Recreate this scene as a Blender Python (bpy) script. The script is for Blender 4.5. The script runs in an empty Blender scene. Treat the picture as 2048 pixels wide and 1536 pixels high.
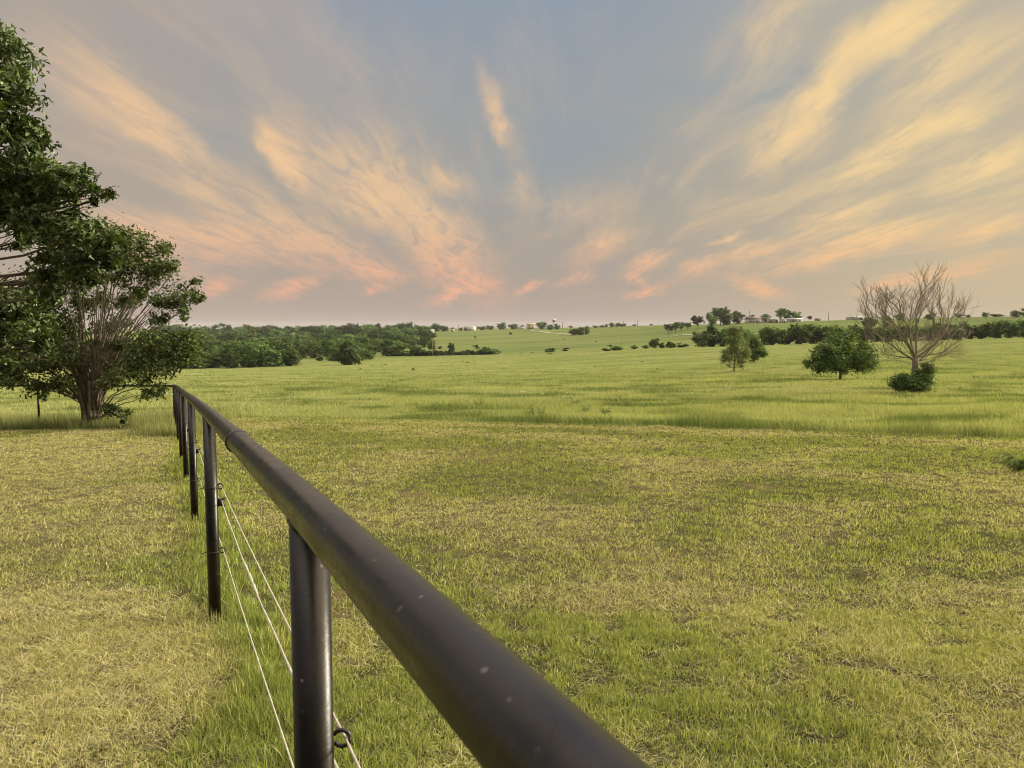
import bpy, math, numpy as np
from mathutils import Vector
R = math.radians
rng = np.random.RandomState(7)
S = bpy.context.scene
COL = S.collection

# ------------------------------------------------------------------ camera model (used to find real distances)
F = 1479.0; HOR = 655.0; EYE = 1.49
PIT = math.atan((768 - HOR) / F)
def z_at(py, Y):                       # height of the point seen at picture row py at depth Y
    return EYE + Y * math.tan(math.atan((768 - py) / F) - PIT)
def x_at(px, Y, Z=0.0):
    zc = Y * math.cos(PIT) - (Z - EYE) * math.sin(PIT)
    return (px - 1024) / F * zc
def at(px, py, Y):
    z = z_at(py, Y); return (x_at(px, Y, z), Y, z)
def proj(x, y, z):
    zc = y * math.cos(PIT) - (z - EYE) * math.sin(PIT); yc = y * math.sin(PIT) + (z - EYE) * math.cos(PIT)
    return 1024 + F * x / zc, 768 - F * yc / zc

# ------------------------------------------------------------------ noise
def vnoise(x, y, seed=0):
    xi = np.floor(x).astype(np.int64); yi = np.floor(y).astype(np.int64)
    fx = x - xi; fy = y - yi
    fx = fx * fx * (3 - 2 * fx); fy = fy * fy * (3 - 2 * fy)
    def h(a, b):
        n = (a * 374761393 + b * 668265263 + seed * 974711) & 0x7fffffff
        n = ((n ^ (n >> 13)) * 1274126177) & 0x7fffffff
        n = n ^ (n >> 16)
        return (n & 0xffff) / 65535.0
    return (h(xi, yi) * (1 - fx) + h(xi + 1, yi) * fx) * (1 - fy) + (h(xi, yi + 1) * (1 - fx) + h(xi + 1, yi + 1) * fx) * fy
def fbm(x, y, o=4, seed=0):
    s = 0; a = 1; t = 0
    for i in range(o):
        s = s + a * vnoise(x * 2 ** i, y * 2 ** i, seed + i * 17); t += a; a *= .5
    return s / t
def sst(a, b, x):
    t = np.clip((x - a) / (b - a), 0, 1); return t * t * (3 - 2 * t)

# ------------------------------------------------------------------ terrain
YN = [44, 62, 90, 120, 180, 250, 300, 350, 450, 600, 800, 1000, 1300]
CT = {
 -700: [800, 778, 762, 753, 744, 738, 731, 722, 708, 692, 677, 668, 663],
 345:  [800, 778, 762, 753, 744, 738, 731, 722, 708, 692, 677, 668, 663],
 650:  [798, 775, 760, 751, 741, 731, 722, 714, 703, 690, 676, 667, 662],
 1000: [794, 772, 756, 746, 731, 719, 713, 708, 696, 682, 668, 660, 659],
 1300: [791, 767, 749, 737, 716, 697, 696, 690, 679, 665, 652, 651, 652],
  1440: [789, 764, 744, 730, 709, 693, 692, 687, 668, 649, 648, 649, 650],
 1600: [787, 761, 738, 723, 703, 689, 689, 683, 662, 644, 643, 645, 648],
 2048: [783, 757, 730, 713, 692, 676, 675, 666, 646, 633, 634, 638, 642],
 2800: [783, 757, 730, 713, 692, 676, 675, 666, 646, 633, 634, 638, 642]}
def plane(X, Y):
    c = lambda v, m: m * np.tanh(v / m)
    return -(.0625 * c(Y, 70.) - .0155 * c(X, 90.))
LG = np.linspace(math.log(18), math.log(8000), 500)
def hermite(xs, ys, x):
    xs = np.array(xs, float); ys = np.array(ys, float)
    d = np.gradient(ys, xs); i = np.clip(np.searchsorted(xs, x) - 1, 0, len(xs) - 2)
    h = xs[i + 1] - xs[i]; t = np.clip((x - xs[i]) / h, 0, 1)
    return ((2*t**3 - 3*t**2 + 1) * ys[i] + (t**3 - 2*t**2 + t) * h * d[i] + (-2*t**3 + 3*t**2) * ys[i + 1] + (t**3 - t**2) * h * d[i + 1])
cx = sorted(CT); tcol = [(p - 1024) / F for p in cx]; prof = []
for p, t in zip(cx, tcol):
    ys = [18, 24, 31] + YN + [1800, 3000, 8000]
    zs = [-(.0625 - .0155 * t) * y for y in (18, 24, 31)] + [z_at(q, y) for q, y in zip(CT[p], YN)]
    zs += [zs[-1] - .5, zs[-1] - 1, zs[-1] - 1]
    prof.append(hermite(np.log(ys), zs, LG))
prof = np.array(prof); TG = np.linspace(-1.15, 1.2, 200); GR = np.empty((200, 500))
for j in range(500): GR[:, j] = hermite(tcol, prof[:, j], TG)
def terrain(X, Y):
    X = np.asarray(X, float); Y = np.asarray(Y, float)
    Yc = np.maximum(Y, 18.)
    a = (np.clip(X / Yc, -1.149, 1.199) - TG[0]) / (TG[1] - TG[0]); b = (np.log(Yc) - LG[0]) / (LG[1] - LG[0])
    a = np.clip(a, 0, 198.99); b = np.clip(b, 0, 498.99)
    i = a.astype(int); j = b.astype(int); u = a - i; v = b - j
    g = (GR[i, j] * (1 - u) + GR[i + 1, j] * u) * (1 - v) + (GR[i, j + 1] * (1 - u) + GR[i + 1, j + 1] * u) * v
    w = sst(18, 34, Y)
    z = plane(X, Y) * (1 - w) + g * w
    amp = np.clip(Y / 60., .15, 1.) * .35
    z = z + (fbm(X / 23. + 40, Y / 17. + 9, 3, 3) - .5) * amp * 1.4 * sst(5, 45, np.hypot(X, Y))
    z = z + (fbm(X / 1.3 + 3, Y / 1.3, 2, 5) - .5) * .035
    return z
def tz(x, y): return float(terrain(np.array([x]), np.array([y]))[0])
def gp(px, Y, dz=0):                   # ground point in the direction of column px at depth Y
    x = x_at(px, Y, z_at(700, Y)); return (x, Y, tz(x, Y) + dz)
MT = [-3, -.70, -.468, -.456, -.3, -.016, .32, .69, 1.2, 4]
MY = [21.8, 21.8, 21.8, 28.6, 26.2, 21.9, 18.1, 14.7, 12, 11]
def mow(X, Y):                         # > 0 in the unmown field, < 0 on the mown strip
    t = X / np.maximum(Y, .5)
    e = np.interp(t, MT, MY) + (fbm(X / 2.2, Y / 2.2, 2, 11) - .5) * .3
    return Y - e

# ------------------------------------------------------------------ materials
def nt(name):
    m = bpy.data.materials.new(name); m.use_nodes = True; m.node_tree.nodes.clear(); return m, m.node_tree
class G:
    def __init__(s, t): s.t = t
    def n(s, kind, **kw):
        d = s.t.nodes.new(kind)
        for k, v in kw.items():
            if k.startswith('i_'):
                key = k[2:]; key = int(key) if key.isdigit() else key.replace('_', ' ')
                s.set(d.inputs[key], v)
            else: setattr(d, k, v)
        return d
    def set(s, inp, v):
        if isinstance(v, bpy.types.NodeSocket): s.t.links.new(v, inp)
        else:
            if hasattr(inp, 'default_value'):
                if inp.type == 'RGBA' and len(v) == 3: v = (*v, 1)
                inp.default_value = v
    def math(s, op, a, b=0., c=None, clamp=False):
        d = s.t.nodes.new('ShaderNodeMath'); d.operation = op; d.use_clamp = clamp
        s.set(d.inputs[0], a); s.set(d.inputs[1], b)
        if c is not None: s.set(d.inputs[2], c)
        return d.outputs[0]
    def mix(s, f, a, b, kind='MIX'):
        d = s.t.nodes.new('ShaderNodeMix'); d.data_type = 'RGBA'; d.blend_type = kind; d.clamp_factor = True
        s.set(d.inputs[0], f); s.set(d.inputs[6], a); s.set(d.inputs[7], b); return d.outputs[2]
    def noise(s, vec, scale, detail=4, rough=.55, dist=0.):
        d = s.t.nodes.new('ShaderNodeTexNoise'); s.set(d.inputs['Vector'], vec)
        d.inputs['Scale'].default_value = scale; d.inputs['Detail'].default_value = detail
        d.inputs['Roughness'].default_value = rough; d.inputs['Distortion'].default_value = dist
        return d.outputs['Fac']
    def mapr(s, v, a, b, c=0., d=1., smooth=True):
        m = s.t.nodes.new('ShaderNodeMapRange'); m.interpolation_type = 'SMOOTHSTEP' if smooth else 'LINEAR'
        s.set(m.inputs[0], v)
        for k, q in enumerate((a, b, c, d)): m.inputs[k + 1].default_value = q
        return m.outputs[0]
    def scalev(s, vec, sc):
        d = s.t.nodes.new('ShaderNodeVectorMath'); d.operation = 'MULTIPLY'; s.set(d.inputs[0], vec); d.inputs[1].default_value = sc
        return d.outputs[0]
def leafmat(name, trans=.3, tint=(1, 1, 1), rnd=.25, gloss=.0, attr='col'):
    m, t = nt(name); g = G(t)
    a = g.n('ShaderNodeAttribute', attribute_name=attr).outputs['Color']
    oi = g.n('ShaderNodeObjectInfo').outputs['Random']
    v = g.math('MULTIPLY_ADD', oi, rnd * 2, 1 - rnd)
    c = g.mix(1., a, tint, 'MULTIPLY')
    hs = g.n('ShaderNodeHueSaturation', i_Color=c, i_Value=v, i_Hue=g.math('MULTIPLY_ADD', oi, .03 * rnd * 4, .5 - .015 * rnd * 4)).outputs[0]
    d = g.n('ShaderNodeBsdfDiffuse', i_Color=hs).outputs[0]
    tr = g.n('ShaderNodeBsdfTranslucent', i_Color=g.mix(1., hs, (1.15, 1.15, .6), 'MULTIPLY')).outputs[0]
    s = g.n('ShaderNodeMixShader', i_0=trans, i_1=d, i_2=tr).outputs[0]
    if gloss:
        gl = g.n('ShaderNodeBsdfGlossy', i_Color=(.8, .85, .7), i_Roughness=.45).outputs[0]
        s = g.n('ShaderNodeMixShader', i_0=gloss, i_1=s, i_2=gl).outputs[0]
    g.n('ShaderNodeOutputMaterial', i_Surface=s); return m
def plain(name, c, rough=.7, metal=0., noise=.15, scale=3., bump=0., coat=None, spec=.5):
    m, t = nt(name); g = G(t)
    p = g.n('ShaderNodeTexCoord').outputs['Object']
    n = g.noise(p, scale, 5)
    f = g.mapr(n, .25, .75, 1 - noise, 1 + noise)
    col = g.mix(1., c, g.n('ShaderNodeCombineColor', i_0=f, i_1=f, i_2=f).outputs[0], 'MULTIPLY')
    b = g.n('ShaderNodeBsdfPrincipled', i_Base_Color=col, i_Roughness=rough, i_Metallic=metal)
    b.inputs['Specular IOR Level'].default_value = spec
    if bump:
        bm = g.n('ShaderNodeBump', i_Strength=bump, i_Distance=.02, i_Height=g.noise(p, scale * 6, 3)); t.links.new(bm.outputs[0], b.inputs['Normal'])
    g.n('ShaderNodeOutputMaterial', i_Surface=b.outputs[0]); return m

M = {}
M['blade'] = leafmat('grass_blade', .35, rnd=0)
M['leaf'] = leafmat('leaf', .3, rnd=.0, gloss=.04)
M['oakleaf'] = leafmat('oak_leaf', .25, rnd=0, gloss=.06)
M['farleaf'] = leafmat('far_leaf', .2, rnd=.38)
M['bark'] = plain('bark', (.12, .095, .07), .9, noise=.45, scale=6, bump=.5)
M['myrtle_bark'] = plain('myrtle_bark', (.155, .125, .09), .8, noise=.45, scale=5, bump=.3)
M['bare_bark'] = plain('bare_bark', (.20, .165, .12), .9, noise=.35, scale=3)
M['white'] = plain('white_siding', (.50, .49, .46), .6, noise=.06)
M['cream'] = plain('cream_siding', (.55, .47, .28), .7, noise=.06)
M['grey'] = plain('grey_siding', (.40, .39, .37), .7, noise=.1)
M['tan'] = plain('tan_siding', (.46, .37, .24), .7, noise=.1)
M['roofbrown'] = plain('brown_shingle', (.17, .125, .11), .85, noise=.15)
M['roofwhite'] = plain('white_metal_roof', (.52, .52, .51), .4, noise=.05)
M['dark'] = plain('dark_opening', (.03, .028, .026), .6)
M['glass'] = plain('window_glass', (.10, .11, .12), .15)
M['steel'] = plain('painted_steel', (.55, .55, .54), .5, noise=.08)
M['red'] = plain('rust_red_paint', (.33, .13, .10), .6)
M['wood'] = plain('weathered_pole', (.22, .17, .12), .9, noise=.3)
M['gravel'] = plain('gravel', (.36, .32, .24), .95, noise=.2, scale=.2)

# black painted pipe
def pipe_mat():
    m, t = nt('black_pipe_paint'); g = G(t)
    p = g.n('ShaderNodeNewGeometry').outputs['Position']
    n1 = g.noise(p, 7, 6, .6); n2 = g.noise(p, 60, 4, .7); n3 = g.noise(p, 420, 3, .6)
    sp = g.n('ShaderNodeTexVoronoi', i_Scale=55.).inputs
    vo = g.t.nodes[-1]; g.set(vo.inputs['Vector'], p)
    cellpick = g.math('GREATER_THAN', g.n('ShaderNodeSeparateColor', i_0=vo.outputs['Color']).outputs[0], .74)
    spot = g.math('MULTIPLY', g.mapr(vo.outputs['Distance'], .12, .26, 1, 0), cellpick)
    spot = g.math('MULTIPLY', spot, g.mapr(n1, .44, .58))
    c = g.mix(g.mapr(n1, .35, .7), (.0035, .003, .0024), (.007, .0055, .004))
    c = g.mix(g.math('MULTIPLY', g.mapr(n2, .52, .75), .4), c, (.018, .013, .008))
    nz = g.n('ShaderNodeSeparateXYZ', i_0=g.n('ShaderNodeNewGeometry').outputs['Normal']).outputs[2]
    c = g.mix(g.math('MULTIPLY', g.mapr(nz, .15, .85), g.mapr(n1, .2, .75, .3, 1.)), c, (.016, .0145, .0145))  # upward faces greyer: dust, plus rail-top sky sheen put into the colour
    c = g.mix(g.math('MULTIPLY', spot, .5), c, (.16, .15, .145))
    r = g.math('ADD', g.mapr(n1, .3, .7, .19, .33), g.math('MULTIPLY', n2, .12))
    bm = g.n('ShaderNodeBump', i_Strength=.35, i_Distance=.0015, i_Height=g.math('ADD', g.math('MULTIPLY', n3, .5), g.math('ADD', n2, spot)))
    b = g.n('ShaderNodeBsdfPrincipled', i_Base_Color=c, i_Roughness=r, i_Normal=bm.outputs[0])
    b.inputs['Specular IOR Level'].default_value = .33
    g.n('ShaderNodeOutputMaterial', i_Surface=b.outputs[0]); return m
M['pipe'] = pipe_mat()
M['iron'] = plain('dark_iron', (.016, .014, .012), .45, noise=.3, scale=40)
M['rope'] = plain('white_fence_rope', (.42, .39, .33), .8, noise=.25, scale=30)
M['wire'] = plain('galvanised_wire', (.38, .36, .33), .5, noise=.2, scale=30)

# ground
def ground_mat():
    m, t = nt('pasture_ground'); g = G(t)
    p = g.n('ShaderNodeNewGeometry').outputs['Position']
    mw = g.n('ShaderNodeAttribute', attribute_name='zone').outputs['Color']
    sep = g.n('ShaderNodeSeparateColor', i_0=mw)
    field, dirt, dry = sep.outputs[0], sep.outputs[1], sep.outputs[2]
    n_f = g.noise(p, 9, 5, .65); n_m = g.noise(p, .55, 5, .6); n_l = g.noise(g.scalev(p, (.35, 1, 1)), .03, 5, .6)
    n_s = g.noise(g.scalev(p, (.18, 1., .5)), .16, 6, .62); n_x = g.noise(g.scalev(p, (.3, 1., .5)), 1.1, 4, .6)
    n_f = g.math('ADD', g.math('MULTIPLY', n_f, .5), g.math('MULTIPLY', g.mapr(g.noise(p, 70, 3, .7), .3, .7), .5)); mown = g.mix(g.mapr(n_f, .3, .7), (.030, .032, .015), (.125, .125, .055))
    mown = g.mix(g.math('MULTIPLY', dry, .6), mown, g.mix(g.mapr(n_f, .35, .65), (.045, .038, .02), (.21, .18, .10)))
    mown = g.mix(g.math('MULTIPLY', dirt, .6), mown, g.mix(n_f, (.14, .09, .055), (.33, .225, .14)))
    c = g.mix(g.mapr(n_s, .35, .68), (.195, .235, .075), (.30, .33, .125))
    c = g.mix(g.math('MULTIPLY', g.mapr(n_x, .45, .72), .55), c, (.13, .165, .050))
    c = g.mix(g.math('MULTIPLY', g.mapr(n_l, .50, .68), .55), c, (.29, .27, .13))
    far = g.mapr(g.n('ShaderNodeSeparateXYZ', i_0=p).outputs[1], 230, 420)
    hill = g.mix(g.mapr(n_l, .35, .65), (.13, .18, .06), (.20, .235, .085))
    c = g.mix(far, c, g.mix(g.math('MULTIPLY', g.mapr(n_s, .52, .7), .5), hill, (.24, .23, .11)))
    col = g.mix(field, mown, c)
    h = g.math('ADD', g.math('MULTIPLY', n_s, 2.2), g.math('ADD', g.math('MULTIPLY', n_x, .5), g.math('MULTIPLY', n_f, .06)))
    bm = g.n('ShaderNodeBump', i_Strength=.75, i_Distance=.8, i_Height=g.math('MULTIPLY', h, field))
    b = g.n('ShaderNodeBsdfDiffuse', i_Color=col, i_Roughness=.6, i_Normal=bm.outputs[0])
    g.n('ShaderNodeOutputMaterial', i_Surface=b.outputs[0]); return m
M['ground'] = ground_mat()

# ------------------------------------------------------------------ object helpers
def link(o, parent=None):
    COL.objects.link(o)
    if parent is not None: o.parent = parent
    return o
def raw(name, V, faces, mat, parent=None, smooth=False, col=None, loc=None):
    """V (n,3); faces = array (m,k) or list of arrays"""
    me = bpy.data.meshes.new(name)
    V = np.asarray(V, np.float32)
    if isinstance(faces, np.ndarray): faces = [faces]
    nl = sum(f.size for f in faces); nf = sum(len(f) for f in faces)
    me.vertices.add(len(V)); me.vertices.foreach_set('co', V.ravel())
    me.loops.add(nl); me.loops.foreach_set('vertex_index', np.concatenate([f.ravel() for f in faces]).astype(np.int32))
    st = []; k = 0
    for f in faces:
        st.append(k + np.arange(len(f)) * f.shape[1]); k += f.size
    me.polygons.add(nf); me.polygons.foreach_set('loop_start', np.concatenate(st).astype(np.int32))
    me.update(calc_edges=True)
    if smooth: me.polygons.foreach_set('use_smooth', np.ones(nf, bool))
    if col is not None:
        ca = me.color_attributes.new('col' if not isinstance(col, tuple) else col[0], 'FLOAT_COLOR', 'POINT')
        c = col if not isinstance(col, tuple) else col[1]
        c4 = np.ones((len(V), 4), np.float32); c4[:, :3] = c; ca.data.foreach_set('color', c4.ravel())
    me.materials.append(mat)
    o = bpy.data.objects.new(name, me)
    if loc is not None: o.location = loc
    return link(o, parent)
def tag(o, label=None, cat=None, group=None, kind=None):
    if label: o['label'] = label
    if cat: o['category'] = cat
    if group: o['group'] = group
    if kind: o['kind'] = kind
    return o
def empty(name, loc, label, cat, group=None, rz=0.):
    o = bpy.data.objects.new(name, None); o.location = loc; o.rotation_euler = (0, 0, rz); o.empty_display_size = .3
    link(o); return tag(o, label, cat, group)
def copy_tree(o, parent=None):
    c = o.copy(); COL.objects.link(c); c.parent = parent
    for ch in o.children: copy_tree(ch, c)
    return c
class MB:
    def __init__(s): s.V = []; s.Q = []; s.T = []; s.k = 0
    def add(s, v, q=None, t=None):
        if q is not None and len(q): s.Q.append(np.asarray(q) + s.k)
        if t is not None and len(t): s.T.append(np.asarray(t) + s.k)
        s.V.append(np.asarray(v, float)); s.k += len(v)
    def tube(s, P, rad, n=8, cap=True):
        P = np.asarray(P, float); m = len(P); rad = np.broadcast_to(rad, (m,))
        T = np.gradient(P, axis=0); T /= np.linalg.norm(T, axis=1)[:, None] + 1e-9
        up = np.array([0, 0, 1.]) if abs(T[0, 2]) < .9 else np.array([1., 0, 0])
        a = np.cross(T, up); a /= np.linalg.norm(a, axis=1)[:, None] + 1e-9; b = np.cross(T, a)
        th = np.arange(n) * 2 * math.pi / n
        V = P[:, None] + rad[:, None, None] * (a[:, None] * np.cos(th)[None, :, None] + b[:, None] * np.sin(th)[None, :, None])
        i = np.arange(m - 1)[:, None] * n; j = np.arange(n)[None]; jn = (j + 1) % n
        q = np.stack([i + j, i + jn, i + n + jn, i + n + j], -1).reshape(-1, 4)
        V = V.reshape(-1, 3); t = None
        if cap:
            V = np.vstack([V, P[0], P[-1]]); c0 = m * n; e = (m - 1) * n; jj = np.arange(n); jm = (jj + 1) % n
            t = np.vstack([np.stack([np.full(n, c0), jm, jj], 1), np.stack([np.full(n, c0 + 1), e + jj, e + jm], 1)])
        s.add(V, q, t); return s
    def box(s, x0, x1, y0, y1, z0, z1):
        v = [(x, y, z) for z in (z0, z1) for y in (y0, y1) for x in (x0, x1)]
        s.add(v, [(0, 2, 3, 1), (4, 5, 7, 6), (0, 1, 5, 4), (2, 6, 7, 3), (0, 4, 6, 2), (1, 3, 7, 5)]); return s
    def lathe(s, prof, n=20, c=(0, 0, 0)):
        th = np.arange(n) * 2 * math.pi / n; m = len(prof)
        V = np.array([[(r * math.cos(a) + c[0], r * math.sin(a) + c[1], z + c[2]) for a in th] for r, z in prof]).reshape(-1, 3)
        i = np.arange(m - 1)[:, None] * n; j = np.arange(n)[None]; jn = (j + 1) % n
        s.add(V, np.stack([i + j, i + jn, i + n + jn, i + n + j], -1).reshape(-1, 4)); return s
    def gable(s, w, d, z0, z1, ov=.4, th=.2, xy=(0, 0)):     # solid gable roof, ridge along x
        x0, x1 = xy[0] - w / 2 - ov, xy[0] + w / 2 + ov; y0, y1 = xy[1] - d / 2 - ov, xy[1] + d / 2 + ov; ym = xy[1]
        v = [(x0, y0, z0), (x1, y0, z0), (x1, y1, z0), (x0, y1, z0), (x0, ym, z1), (x1, ym, z1)]
        s.add(v, [(0, 1, 5, 4), (2, 3, 4, 5), (0, 3, 2, 1)], [(0, 4, 3), (1, 2, 5)]); return s
    def build(s, name, mat, parent=None, smooth=False):
        f = []
        if s.Q: f.append(np.vstack(s.Q))
        if s.T: f.append(np.vstack(s.T))
        o = raw(name, np.vstack(s.V), f, mat, parent, smooth)
        return o

# ------------------------------------------------------------------ ground sheet
az = np.concatenate([np.linspace(-180, -48, 34)[:-1], np.linspace(-48, 48, 520), np.linspace(48, 180, 34)[1:-1]])
az = np.radians(az); rr = np.exp(np.linspace(math.log(.4), math.log(7500), 420)); nA = len(az); nR = len(rr)
Rg, Ag = np.meshgrid(rr, az, indexing='ij'); X = (Rg * np.sin(Ag)).ravel(); Y = (Rg * np.cos(Ag)).ravel()
Z = terrain(X, Y)
PATCH = [(965, 913, .9, .30, .4), (1525, 973, .22, .10, .6), (1290, 1120, .35, .2, .35), (1330, 923, 1.2, .18, .3), (1190, 1215, .3, .2, .5),
         (830, 990, .25, .15, .4), (1150, 982, .3, .1, .6), (470, 1010, .2, .15, .3), (660, 1205, .3, .2, .4), (1900, 925, .4, .15, .3), (1500, 1195, .3, .15, .4)]
PW = []
for px, py, a, b, s in PATCH:
    tt = (px - 1024) / F; ang = math.tan(PIT - math.atan((768 - py) / F)); yy = EYE / (ang - (.0625 - .0155 * tt)); PW.append((tt * yy * 1.01, yy, a, b * yy * .35, s))
def dirtf(X, Y):
    d = np.zeros_like(X)
    for x, y, a, b, s in PW:
        q = ((X - x) / a) ** 2 + ((Y - y) / b) ** 2 + (fbm(X * 5, Y * 5, 2, 8) - .5) * 1.4
        d = np.maximum(d, s * sst(1.2, .3, q))
    return d
FENX = lambda Y: .256 - .47 * Y
def dryf(X, Y):                        # straw-covered patches of the mown strip
    t = X - FENX(Y)
    left = sst(.1, -.7, t) * sst(24, 20, Y)
    n = fbm(X / 1.9 + 11, Y / 1.9 + 5, 4, 21)
    q_ = Y - 11.8 + (X - 2.2) * .8; mm = Y - np.interp(X / np.maximum(Y, .5), MT, MY)
    band = .65 * np.exp(-(q_ / .75) ** 2) * sst(0, 3, X) + .60 * np.exp(-((mm + 1.2) / .55) ** 2) * sst(-7, 0, X) - .5 * np.exp(-((mm + 2.7) / .35) ** 2) + .2 * np.exp(-((mm + 4.6) / .6) ** 2)
    near = .25 * sst(7, 3, Y) * sst(.6, 2.5, t) * sst(5, 2, X)
    wr_ = fbm((X * .97 + Y * .25) / 2.6 + 7, (Y * .97 - X * .2) / .34 + 3, 3, 61)
    d = (n - .44) * 3.0 + (wr_ - .48) * 1.3 * sst(3.5, 9, Y) + left * .62 + band * 1.6 + near
    d = d - .7 * np.exp(-((t - .22) / .28) ** 2)
    return np.clip(d, 0, 1)
zone = np.stack([sst(-.4, .6, mow(X, Y)), dirtf(X, Y), dryf(X, Y)], 1)
i = np.arange(nR - 1)[:, None] * nA; j = np.arange(nA)[None]; jn = (j + 1) % nA
q = np.stack([i + j, i + jn, i + nA + jn, i + nA + j], -1).reshape(-1, 4)
fan = np.stack([np.full(nA, nR * nA), (np.arange(nA) + 1) % nA, np.arange(nA)], 1)
V = np.vstack([np.stack([X, Y, Z], 1), [0, 0, 0]]); zone = np.vstack([zone, [0, 0, 0]])
q = q[:, ::-1]; fan = fan[:, ::-1]
V0 = V[:, 2]
g0 = raw('ground', V, [q, fan], M['ground'], smooth=True, col=('zone', zone)); tag(g0, kind='structure')

# ------------------------------------------------------------------ grass
def blades(X, Y, h, w, lean, az, colr, name, label, seg=2, curl=.5, z0=-.004):
    n = len(X); Zb = terrain(X, Y) + z0
    face = rng.uniform(0, 2 * math.pi, n) if True else 0
    # width direction mostly facing across
    wx, wy = np.cos(face) * w / 2, np.sin(face) * w / 2
    dx, dy = np.cos(az), np.sin(az)
    P = []; C = []
    ts = [0, .5, 1.] if seg == 2 else [0, 1.]
    for t in ts:
        ang = lean * (t * curl + (1 - curl))
        hor = h * t * np.sin(ang); ver = h * t * np.cos(ang)
        c = np.stack([X + dx * hor, Y + dy * hor, Zb + ver], 1)
        k = (1 - .35 * t) if t < 1 else .12
        o = np.stack([wx * k, wy * k, 0 * wx], 1)
        if t < 1: P += [c - o, c + o]; C += [colr] * 2
        else: P += [c]; C += [colr]
    k = len(P); V = np.stack(P, 1).reshape(-1, 3); Cc = np.stack(C, 1).reshape(-1, 3)
    b = np.arange(n)[:, None] * k
    if seg == 2: f = [np.hstack([b, b + 1, b + 3, b + 2]), np.hstack([b + 2, b + 3, b + 4])]
    else: f = [np.hstack([b, b + 1, b + 2])]
    return V, f, Cc
def merge(parts, name, mat, label, cat):
    V = []; C = []; Q = []; T = []; k = 0
    for v, fs, c in parts:
        for f in fs: (Q if f.shape[1] == 4 else T).append(f + k)
        V.append(v); C.append(c); k += len(v)
    fs = ([np.vstack(Q)] if Q else []) + ([np.vstack(T)] if T else [])
    o = raw(name, np.vstack(V), fs, mat, col=np.vstack(C)); return tag(o, label, cat, kind='stuff')
def samp(n, y0, y1, p, az=46):          # depth pdf ~ Y^p
    u = rng.rand(n)
    if abs(p + 1) < 1e-6: Y = y0 * (y1 / y0) ** u
    else: Y = (y0 ** (p + 1) + u * (y1 ** (p + 1) - y0 ** (p + 1))) ** (1 / (p + 1))
    t = rng.uniform(-1, 1, n) * math.tan(R(az)); return t * Y, Y
GREEN = np.array([.195, .24, .065]); YG = np.array([.37, .385, .135]); STRAW = np.array([.68, .61, .34]); BR = np.array([.22, .18, .11]); LUSH = np.array([.17, .26, .06])
def lerp(a, b, t): return a * (1 - t[:, None]) + b * t[:, None]
def mown_cols(X, Y, n, straw=False):
    r = rng.rand(n); dry = dryf(X, Y)
    c = lerp(GREEN, YG, np.clip(r * .8 + dry * .5, 0, 1))
    big = fbm(X / 2.6 + 70, Y / 2.6, 3, 31); c = c * (.78 + .58 * big)[:, None]
    s = rng.rand(n) < (.06 + .62 * dry); c[s] = lerp(YG, STRAW, rng.rand(s.sum()) * .9)
    strip = np.exp(-((X - FENX(Y) - .20) / .27) ** 2); L = rng.rand(n) < strip * .45
    c[L] = lerp(LUSH, YG, rng.rand(L.sum()) * .6)
    return c * rng.uniform(.7, 1.25, n)[:, None], dry, strip
parts = []
# living blades on the mown strip
for nb, ya, yb, p in ((260000, 1.7, 4.4, 1.), (520000, 4.4, 30., -.45)):
    X, Y = samp(nb, ya, yb, p)
    tf = fbm(X * 7, Y * 7, 2, 77); keep = (mow(X, Y) < .15) & (rng.rand(nb) > dirtf(X, Y) * .6) & (rng.rand(nb) < (tf - .17) * 3.)
    X, Y = X[keep], Y[keep]; n = len(X)
    c, dry, strip = mown_cols(X, Y, n)
    h = rng.uniform(.020, .045, n) * (1 + strip * .8) * (1 - .3 * dry) * (.15 + 1.65 * fbm(X * 7, Y * 7, 2, 77))
    w = .0042 * np.maximum(1, Y / 3.2) ** .8 * rng.uniform(.7, 1.4, n)
    h = h * np.maximum(1, Y / 9) ** .35
    parts.append(blades(X, Y, h, w, np.abs(rng.normal(.45, .4, n)), rng.uniform(0, 6.28, n), c, '', ''))
# longer tufts along the fence line and random tufts
nT = 900; Xc, Yc = samp(nT, 1.8, 20, 0.); k = rng.randint(0, 2, nT)
Xc = np.where(k == 0, FENX(Yc) + rng.normal(.18, .22, nT), Xc)
rep = 26; X = np.repeat(Xc, rep) + rng.normal(0, .035, nT * rep); Y = np.repeat(Yc, rep) + rng.normal(0, .035, nT * rep)
keep = mow(X, Y) < 0; X, Y = X[keep], Y[keep]; n = len(X); c, dry, strip = mown_cols(X, Y, n)
parts.append(blades(X, Y, rng.uniform(.04, .085, n) * (1 + .9 * strip), .004 * np.maximum(1, Y / 3.2) ** .8, np.abs(rng.normal(.35, .3, n)), rng.uniform(0, 6.28, n), c * 1.05, '', ''))
merge(parts, 'mown_grass', M['blade'], 'short mown green and yellow grass on both sides of the black fence', 'grass')
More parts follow.
